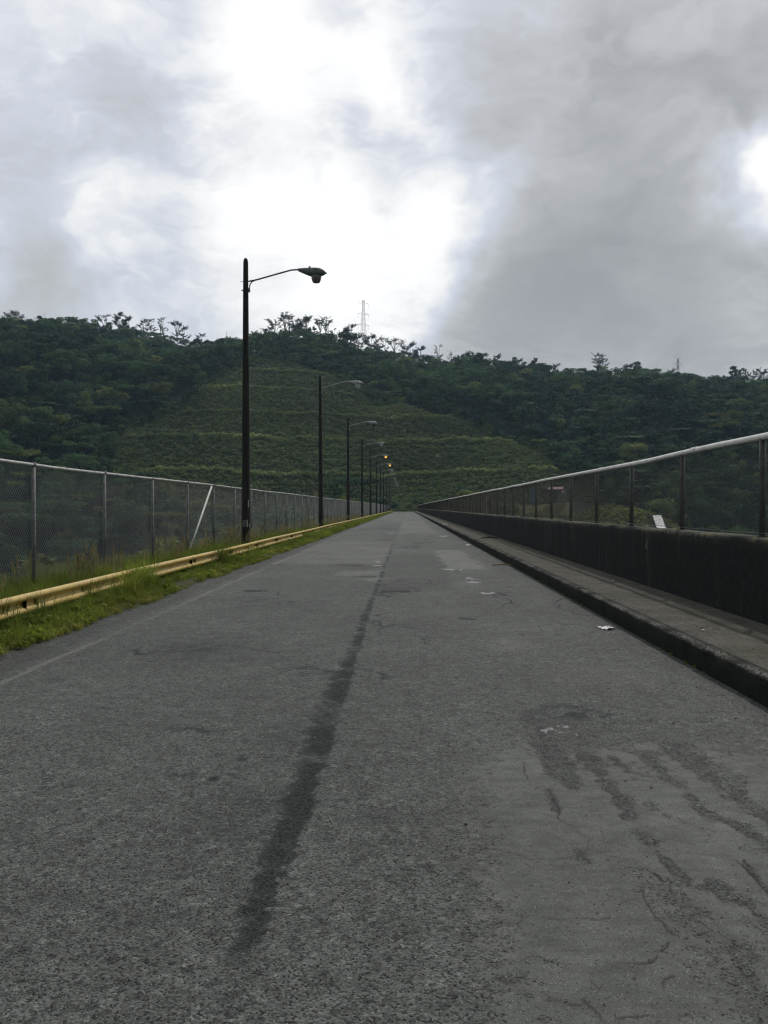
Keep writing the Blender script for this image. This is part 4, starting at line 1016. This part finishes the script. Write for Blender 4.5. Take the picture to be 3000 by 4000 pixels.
# ------------------------------------------------------------------ transmission towers and lines
def tower(name, x, y, H, lab, thick=.085, rz=.45):
    z = float(terrain(np.array([x]), np.array([y]))[0][0])
    o = empty(name, (x, y, z-1), lab, 'pylon', 'pylons on the ridge', rz); m = MB()
    def hw(t): return np.interp(t, [0,.38,.62,1.0], [3.6,1.75,1.15,.55])
    cs = [(-1,-1),(1,-1),(1,1),(-1,1)]; lv = [0,.12,.24,.36,.45,.54,.62,.70,.78,.86,.93,1.0]
    for a, b in zip(lv[:-1], lv[1:]):
        for i in range(4):
            p = Vector((cs[i][0]*hw(a), cs[i][1]*hw(a), a*H)); q = Vector((cs[i][0]*hw(b), cs[i][1]*hw(b), b*H))
            j = (i+1) % 4; p2 = Vector((cs[j][0]*hw(a), cs[j][1]*hw(a), a*H)); q2 = Vector((cs[j][0]*hw(b), cs[j][1]*hw(b), b*H))
            m.tube([p, q], thick*1.2, 4, False); m.tube([p, q2], thick*.55, 4, False); m.tube([p2, q], thick*.55, 4, False)
    m.build('lattice_mast', TOWER, o)
    ends = []
    for t, L in ((.56,4.6),(.75,4.6),(.935,4.6)):
        m = MB()
        for s in (-1, 1):
            w = hw(t); e = Vector((s*L, 0, t*H+.25))
            for c in (-1, 1):
                m.tube([(s*w*.9, c*w, t*H), e], thick*.8, 4, False); m.tube([(s*w*.8, c*w*.9, t*H+1.5), e], thick*.5, 4, False)
            ends.append(Matrix.Rotation(rz, 4, 'Z') @ e)
        m.build('cross_arm', TOWER, o)
    m = MB()
    for s in (-1, 1): m.tube([(s*.5, 0, H), (s*3.4, 0, H+1.9), (s*4.6, 0, H+2.9)], thick*.8, 4, False)
    m.build('cross_arm', TOWER, o)
    for t in (.56,.75,.935):
        for s in (-1, 1):
            m = MB(); m.tube([(s*4.6,0,t*H+.2),(s*4.6,0,t*H-3.2)], .10, 5); m.build('insulator', TOWER, o)
    base = Vector((x, y, z-1))
    return [base+e-Vector((0,0,3.3)) for e in ends]
tx1 = (785-VX)/F_PX*632; tA = tower('transmission_tower', tx1, 632, (VY-648)/F_PX*632+1.5-float(terrain(np.array([tx1]),np.array([632.]))[0][0])+1, 'tall lattice transmission tower on the ridge beside the irregular tree')
tx2 = (1458-VX)/F_PX*800; z2 = float(terrain(np.array([tx2]),np.array([800.]))[0][0])
tB = tower('transmission_tower', tx2, 800, (VY-778)/F_PX*800+1.5-z2+1, 'smaller more distant lattice tower behind the right ridge', .18, .3)
where = ['lowest', 'lowest', 'middle', 'middle', 'highest', 'highest']; sides = ['nearer', 'farther']*3
def cable(a, b, sag, lab, r=.028):
    m = MB(); m.tube([a.lerp(b, t)-Vector((0,0,sag*4*t*(1-t))) for t in np.linspace(0,1,25)], r, 4)
    tag(m.build('power_cable', CABLE), lab, 'cable', 'power cables from the towers')
for i in range(6): cable(tA[i], tB[i], 9, f'{where[i]} {sides[i]} power cable between the two towers')
for i in range(6): cable(tA[i], Vector((-420, 760, tA[i].z-22+(i//2)*1.0)), 7, f'{where[i]} {sides[i]} power cable running left from the tall tower')

# ------------------------------------------------------------------ house, hut, chute beyond the parapet
hx_, hy_ = 58.0, 309.0; hz_ = 6.0
o = empty('house', (hx_, hy_, hz_), 'small cream walled house with low red roof seen through the parapet fence', 'house', None, R(-14))
m = MB(); m.box(-.4, 3.0, -2, 2, -3, 2.5); m.build('wall', HOUSEW, o)
m = MB(); m.box(-3.2, -.4, -1.6, 2, -3, 2.2); p = m.build('wall', HOUSED, o); p['label'] = 'dark boarded wall under the red roof'
m = MB(); m.loft([[(-3.8,-2.6,2.25),(2.0,-2.6,2.3),(2.0,-.2,3.2),(-3.4,-.2,3.1)],[(-3.8,-2.6,2.35),(2.0,-2.6,2.4),(2.0,-.2,3.32),(-3.4,-.2,3.22)]])
m.loft([[(-3.4,-.2,3.1),(2.0,-.2,3.2),(2.2,2.4,2.4),(-3.6,2.4,2.4)],[(-3.4,-.2,3.22),(2.0,-.2,3.32),(2.2,2.4,2.5),(-3.6,2.4,2.5)]]); m.build('roof', ROOFR, o)
m = MB(); m.box(1.6, 2.5, -2.04, -1.99, .9, 1.9); m.build('window', WHITEP, o)
m = MB(); m.box(-.2, .5, -2.04, -1.99, 0, 1.9); m.build('door', HOUSED, o)
o = empty('hut', (48.5, 309, 6.2), 'small blue painted hut with a pale roof left of the red roofed house', 'hut', None, R(-10))
m = MB(); m.box(-.9, .9, -.9, .9, -3, 2.3); m.build('wall', BLUE, o)
m = MB(); m.box(-1.3, 1.3, -1.3, 1.3, 2.3, 2.42); m.build('roof', HOUSEW, o)
cy = 138.0
pts = []
for t in np.linspace(0, 1, 9): pts.append((50.6-4.4*t, 164-24*t))
cz = [float(v) for v in terrain(np.array([p[0] for p in pts]), np.array([p[1] for p in pts]))[0]]
m = MB(); w = .85
rings = [[(x-w, y_, z+.55), (x+w, y_, z+.55), (x+w, y_, z+.1), (x-w, y_, z+.1)] for (x, y_), z in zip(pts, cz)]
m.loft(rings); m2 = m
ch = m.build('drain_chute', CHUTE); tag(ch, 'bright white concrete drain chute on the grass slope seen through parapet fence', 'chute')

# ------------------------------------------------------------------ litter
def sheet_litter(name, x, y, z, w, l, rz, mat, lab, cat, seed, hgt=.03):
    q = np.random.RandomState(seed); nxx, nyy = 9, 7
    a, b = np.meshgrid(np.linspace(-1, 1, nxx), np.linspace(-1, 1, nyy))
    rr = 1-.25*np.abs(q.normal(size=a.shape))*(np.maximum(abs(a), abs(b)) > .8)
    V = np.stack([a*w/2*rr, b*l/2*rr, hgt*np.abs(q.normal(size=a.shape))*.6+.004], -1).reshape(-1, 3)
    F = grid_faces(nxx, nyy)
    V2 = V-np.array([0,0,.002]); n = len(V)
    o = link(name, mesh_np(name, np.concatenate([V, V2]), np.concatenate([F, F[:, ::-1]+n]), mat)); o.location = (x, y, z); o.rotation_euler = (0, 0, rz)
    return tag(o, lab, cat)
sheet_litter('paper_scrap', 2.47, 9.98, .006, .17, .20, .2, PAPER, 'crumpled white paper scrap on the asphalt near the kerb', 'litter', 1, .02)
sheet_litter('paper_scrap', 1.93, 41.5, .01, .35, .5, .2, PAPER, 'flattened pale paper far along the road by the kerb', 'litter', 3, .02)
sheet_litter('paper_scrap', 2.45, 31.5, .01, .22, .4, .1, PAPER, 'small white scrap in the gutter halfway along the kerb', 'litter', 4, .03)
sheet_litter('paper_scrap', 2.93, 60.0, .23, .5, .9, .1, PAPER, 'pale scrap lying on the kerb edge far along', 'litter', 5, .04)
sheet_litter('paper_scrap', 3.55, 13.9, .24, .035, .05, .5, PAPER, 'tiny white scrap on the sidewalk under the parapet', 'litter', 6, .01)
sheet_litter('paper_scrap', 3.05, 8.35, .235, .022, .03, .5, PAPER, 'tiny white scrap on the gritty sidewalk nearest the view', 'litter', 7, .01)
def stick(x, y, z, l, rz, r, mat, lab, name='stick', n=1):
    m = MB()
    for i in range(n):
        a = rz+(i*.25); m.tube([(x-l/2*math.cos(a), y-l/2*math.sin(a), z+r+.012*i), (x, y+.02*i, z+r*2.2+.01*i), (x+l/2*math.cos(a), y+l/2*math.sin(a), z+r+.01*i)], [r*.7, r, r*.5], 6)
    tag(m.build(name, mat), lab, 'stick')
stick(2.50, 20.7, .004, .62, .06, .014, STRAW, 'dry tan stalk lying in the gutter by the kerb', 'dry_stalk', 2)
stick(3.35, 32.5, .235, .75, .25, .03, TWIG, 'dark stick on the sidewalk against the parapet', 'stick', 2)
for i, (x, y, a) in enumerate(((3.17, 8.6, .4), (3.12, 8.75, 1.2), (3.22, 8.45, -.5), (3.09, 8.5, .1))):
    m = MB(); m.tube([(x-.03*math.cos(a), y-.06*math.sin(a), .237), (x, y, .246), (x+.03*math.cos(a), y+.06*math.sin(a), .238)], .004, 5)
    tag(m.build('twig', GALVP), 'thin grey twig among the grit on the sidewalk', 'twig', 'twigs on the sidewalk')
# loose grit on the near asphalt, gutter and walk
def pebble(seed, mat):
    q = np.random.RandomState(seed); m = MB(); rings = []
    for z, r in ((0,.75),(.35,1),(.75,.8),(1.0,.3)):
        rings.append([(r*math.cos(t*1.047)*(1+.18*q.normal()), r*.8*math.sin(t*1.047)*(1+.18*q.normal()), z*.75) for t in range(6)])
    m.loft(rings); return m.mesh('pebble', mat)
def m_peb(g):
    t = g.attr('tint', 'INSTANCER'); surf(g, g.mix(t, (.03,.032,.03), (.22,.21,.19)), .8)
PEB = material('loose_grit', m_peb)
n = 5200; y = 1.9+rs.rand(n)**1.6*18; x = rs.uniform(-2.5, 2.7, n)
near_k = x > 2.55-.25*rs.rand(n)
x2 = rs.uniform(2.8, 3.85, 1500); y2 = 5+rs.rand(1500)**1.4*26
x3 = KX-.02-rs.rand(900)**2*.3; y3 = 4+rs.rand(900)**1.3*40
px = np.concatenate([x, x2, x3]); py = np.concatenate([y, y2, y3]); pz = np.concatenate([np.full(n, .002), np.full(1500, .231), np.full(900, .002)])
N_ = len(px); s = rs.uniform(.0018, .0046, N_)*np.where(rs.rand(N_) < .04, 2.0, 1); s[n:] *= 1.35
scatter('grit', 'loose grit scattered on the asphalt and sidewalk', np.stack([px, py, pz], -1), np.stack([np.zeros(N_), np.zeros(N_), rs.uniform(0,6.28,N_)], -1),
        np.repeat(s[:, None], 3, 1), rs.randint(0,3,N_), rs.rand(N_)**1.4, [pebble(i, PEB) for i in range(3)])

# ------------------------------------------------------------------ sky and sun
SUN = Vector((.34, .62, 1.0)).normalized()
el = math.asin(SUN.z); az = math.atan2(SUN.x, SUN.y)
wd = bpy.data.worlds.new('World'); S.world = wd; wd.use_nodes = True
g = G(wd.node_tree); g.n.clear()
sky = g.n.new('ShaderNodeTexSky'); sky.sky_type = 'NISHITA'; sky.sun_disc = False; sky.sun_elevation = el; sky.sun_rotation = az
sky.air_density = 1.2; sky.dust_density = 2.0
d0 = g.n.new('ShaderNodeTexCoord').outputs['Generated']
w1 = g.vmath('SCALE', g.vmath('SUBTRACT', g.noise(d0, 3.2, 5, .55, 1), (.5,.5,.5)), .20)
w2_ = g.vmath('SCALE', g.vmath('SUBTRACT', g.noise(d0, 11, 4, .6, 1), (.5,.5,.5)), .05)
dw = g.vmath('ADD', g.vmath('ADD', d0, w1), w2_)
def skydir(px, py): return Vector(((px-VX)/F_PX, 1, (VY-py)/F_PX)).normalized()
def blob(px, py, r, amp, soft=0.0):
    d = skydir(px, py) if not isinstance(px, Vector) else px
    dist = g.vmath('DISTANCE', dw, tuple(d), 1)
    rr = r/F_PX
    return g.rng(dist, rr, rr*soft, 0, amp)
def total(lst):
    t = None
    for b in lst: t = b if t is None else g.math('ADD', t, b)
    return t
dark = total([blob(*b) for b in (
   (1330,120,520,.42),(1620,60,430,.22),(1050,60,260,.14),(1230,240,260,.16),
   (1130,650,270,.46,.15),(1330,600,330,.34),(1560,640,360,.30),(1250,430,210,.26,.1),(1420,380,260,.16),(960,690,120,.18),(1500,780,400,.22),(1800,500,260,.2),(1000,760,220,.12),(1350,820,440,.24),(1600,760,320,.16),(700,60,120,.06),(560,330,120,.07),(690,400,110,.05),
   (120,350,330,.13),(380,330,230,.05),(20,660,200,.34),(230,620,260,.09),(60,70,260,.10),(330,190,240,.10),(860,370,130,.20),(760,240,110,.13),(480,690,240,.07),(950,340,90,.08))])
back = total([blob(*b) for b in ((Vector((0,-1,.25)).normalized(),0,2700,.55,.2),(Vector((-1,-.1,.25)).normalized(),0,1500,.16,.2),(Vector((1,-.2,.25)).normalized(),0,1500,.30,.2),(Vector((0,.02,1)).normalized(),0,1250,.34,.1))])
bright = total([blob(*b) for b in ((1000,430,190,.17),(1690,375,150,.42,.0),(1640,300,120,.10),(1640,470,140,.10),(650,160,210,.20),(720,580,280,.20),(850,220,120,.16),(930,560,140,.16),(590,60,160,.16),(560,420,230,.14),(100,170,110,.10),(220,440,130,.10),(1600,320,110,.12))])
sunv = SUN
glow = g.rng(g.vmath('DISTANCE', d0, tuple(sunv), 1), .55, 0, 0, .45)
fine = g.noise(d0, 6.5, 6, .6); fine2 = g.noise(d0, 2.6, 4, .5)
I = g.math('ADD', g.math('MULTIPLY', g.math('POWER', 2.718, g.math('MULTIPLY', dark, -1.8)), .51), .42); I = g.math('ADD', I, bright)
ds = g.scl(d0, (1, 1, 1.7)); dz = g.vmath('ADD', ds, g.vmath('SCALE', g.vmath('SUBTRACT', g.noise(ds, 4, 4, .55, 1), (.5,.5,.5)), .35))
puff = g.rng(g.noise(dz, 5.5, 7, .58), .36, .66, -.5, .5); streak = g.rng(g.noise(g.scl(dz, (1, 1, 2.2)), 11, 6, .6), .36, .66, -.5, .5)
var = g.math('ADD', g.math('MULTIPLY', puff, .14), g.math('MULTIPLY', streak, .05))
I = g.math('ADD', I, g.math('MULTIPLY', var, g.math('MULTIPLY', g.rng(bright, .05, .3, 1, .7), g.rng(dark, .35, .9, 1, .38))))
I = g.math('MAXIMUM', g.math('SUBTRACT', I, back), .22)
lum = g.math('MULTIPLY', g.math('POWER', g.math('MINIMUM', I, 1.25), 1.5), 1.02); lum = g.math('ADD', lum, glow)
tintc = g.mix(g.rng(I, .35, .98), (.935, .958, 1.0), (1.0, 1.0, 1.0))
tintc = g.mix(g.math('MULTIPLY', g.rng(I, .98, .80), g.rng(I, .62, .78)), tintc, (.905, .94, 1.04))
cl = g.mix(1, tintc, g.n_rgb(lum), 'MULTIPLY')
bg1 = g.n.new('ShaderNodeBackground'); g.l.new(sky.outputs[0], bg1.inputs[0]); bg1.inputs[1].default_value = .10
bg2 = g.n.new('ShaderNodeBackground'); g.l.new(cl, bg2.inputs[0]); bg2.inputs[1].default_value = 1.0
mx = g.n.new('ShaderNodeMixShader'); mx.inputs[0].default_value = .95
g.l.new(bg1.outputs[0], mx.inputs[1]); g.l.new(bg2.outputs[0], mx.inputs[2])
wo = g.n.new('ShaderNodeOutputWorld'); g.l.new(mx.outputs[0], wo.inputs[0])
sl_ = bpy.data.lights.new('sun', 'SUN'); sl_.energy = 1.75; sl_.angle = R(1.5); sl_.color = (1, .95, .87)
so = bpy.data.objects.new('sun', sl_); COL.objects.link(so); so.rotation_euler = (-SUN).to_track_quat('-Z', 'Y').to_euler(); so.location = (20, 30, 60)

# ------------------------------------------------------------------ air
HAZE = 1
if HAZE:
    hm = bpy.data.materials.new('haze_air'); hm.use_nodes = True; t = hm.node_tree; t.nodes.clear()
    pv = t.nodes.new('ShaderNodeVolumePrincipled'); pv.inputs['Color'].default_value = (.55, .80, 1.0, 1); pv.inputs['Density'].default_value = .00013; pv.inputs['Anisotropy'].default_value = .3
    oo = t.nodes.new('ShaderNodeOutputMaterial'); t.links.new(pv.outputs[0], oo.inputs['Volume'])
    zmin = float(GZ.min())
    m = MB(); m.box(-2500, 2500, -700, 3100, zmin-1.5, 210); tag(m.build('haze', hm), 'thin bluish damp air over the valley', None, None, 'stuff')

# ------------------------------------------------------------------ camera
cam = bpy.data.cameras.new('camera'); co = bpy.data.objects.new('camera', cam); COL.objects.link(co)
cam.sensor_fit = 'VERTICAL'; cam.sensor_height = 36; cam.sensor_width = 27; cam.lens = 36*F_PX/2212
cam.clip_start = .05; cam.clip_end = 8000
co.location = (0, 0, CAMH)
yaw = math.atan((VX-829.5)/F_PX); pitch = -math.atan((1106-VY)/F_PX)
co.rotation_euler = (R(90)+pitch, 0, yaw)
S.camera = co

S.render.engine = 'CYCLES'
S.cycles.use_denoising = True; S.cycles.denoiser = 'OPENIMAGEDENOISE'; S.cycles.denoising_input_passes = 'RGB_ALBEDO_NORMAL'; S.cycles.denoising_prefilter = 'ACCURATE'
S.cycles.max_bounces = 6; S.cycles.diffuse_bounces = 3; S.cycles.glossy_bounces = 2; S.cycles.transmission_bounces = 4; S.cycles.volume_bounces = 0
S.cycles.sample_clamp_indirect = 6; S.cycles.filter_width = 1.3
S.render.resolution_x = 768; S.render.resolution_y = 1024
S.view_settings.view_transform = 'Standard'; S.view_settings.look = 'None'; S.view_settings.exposure = 0; S.view_settings.gamma = 1
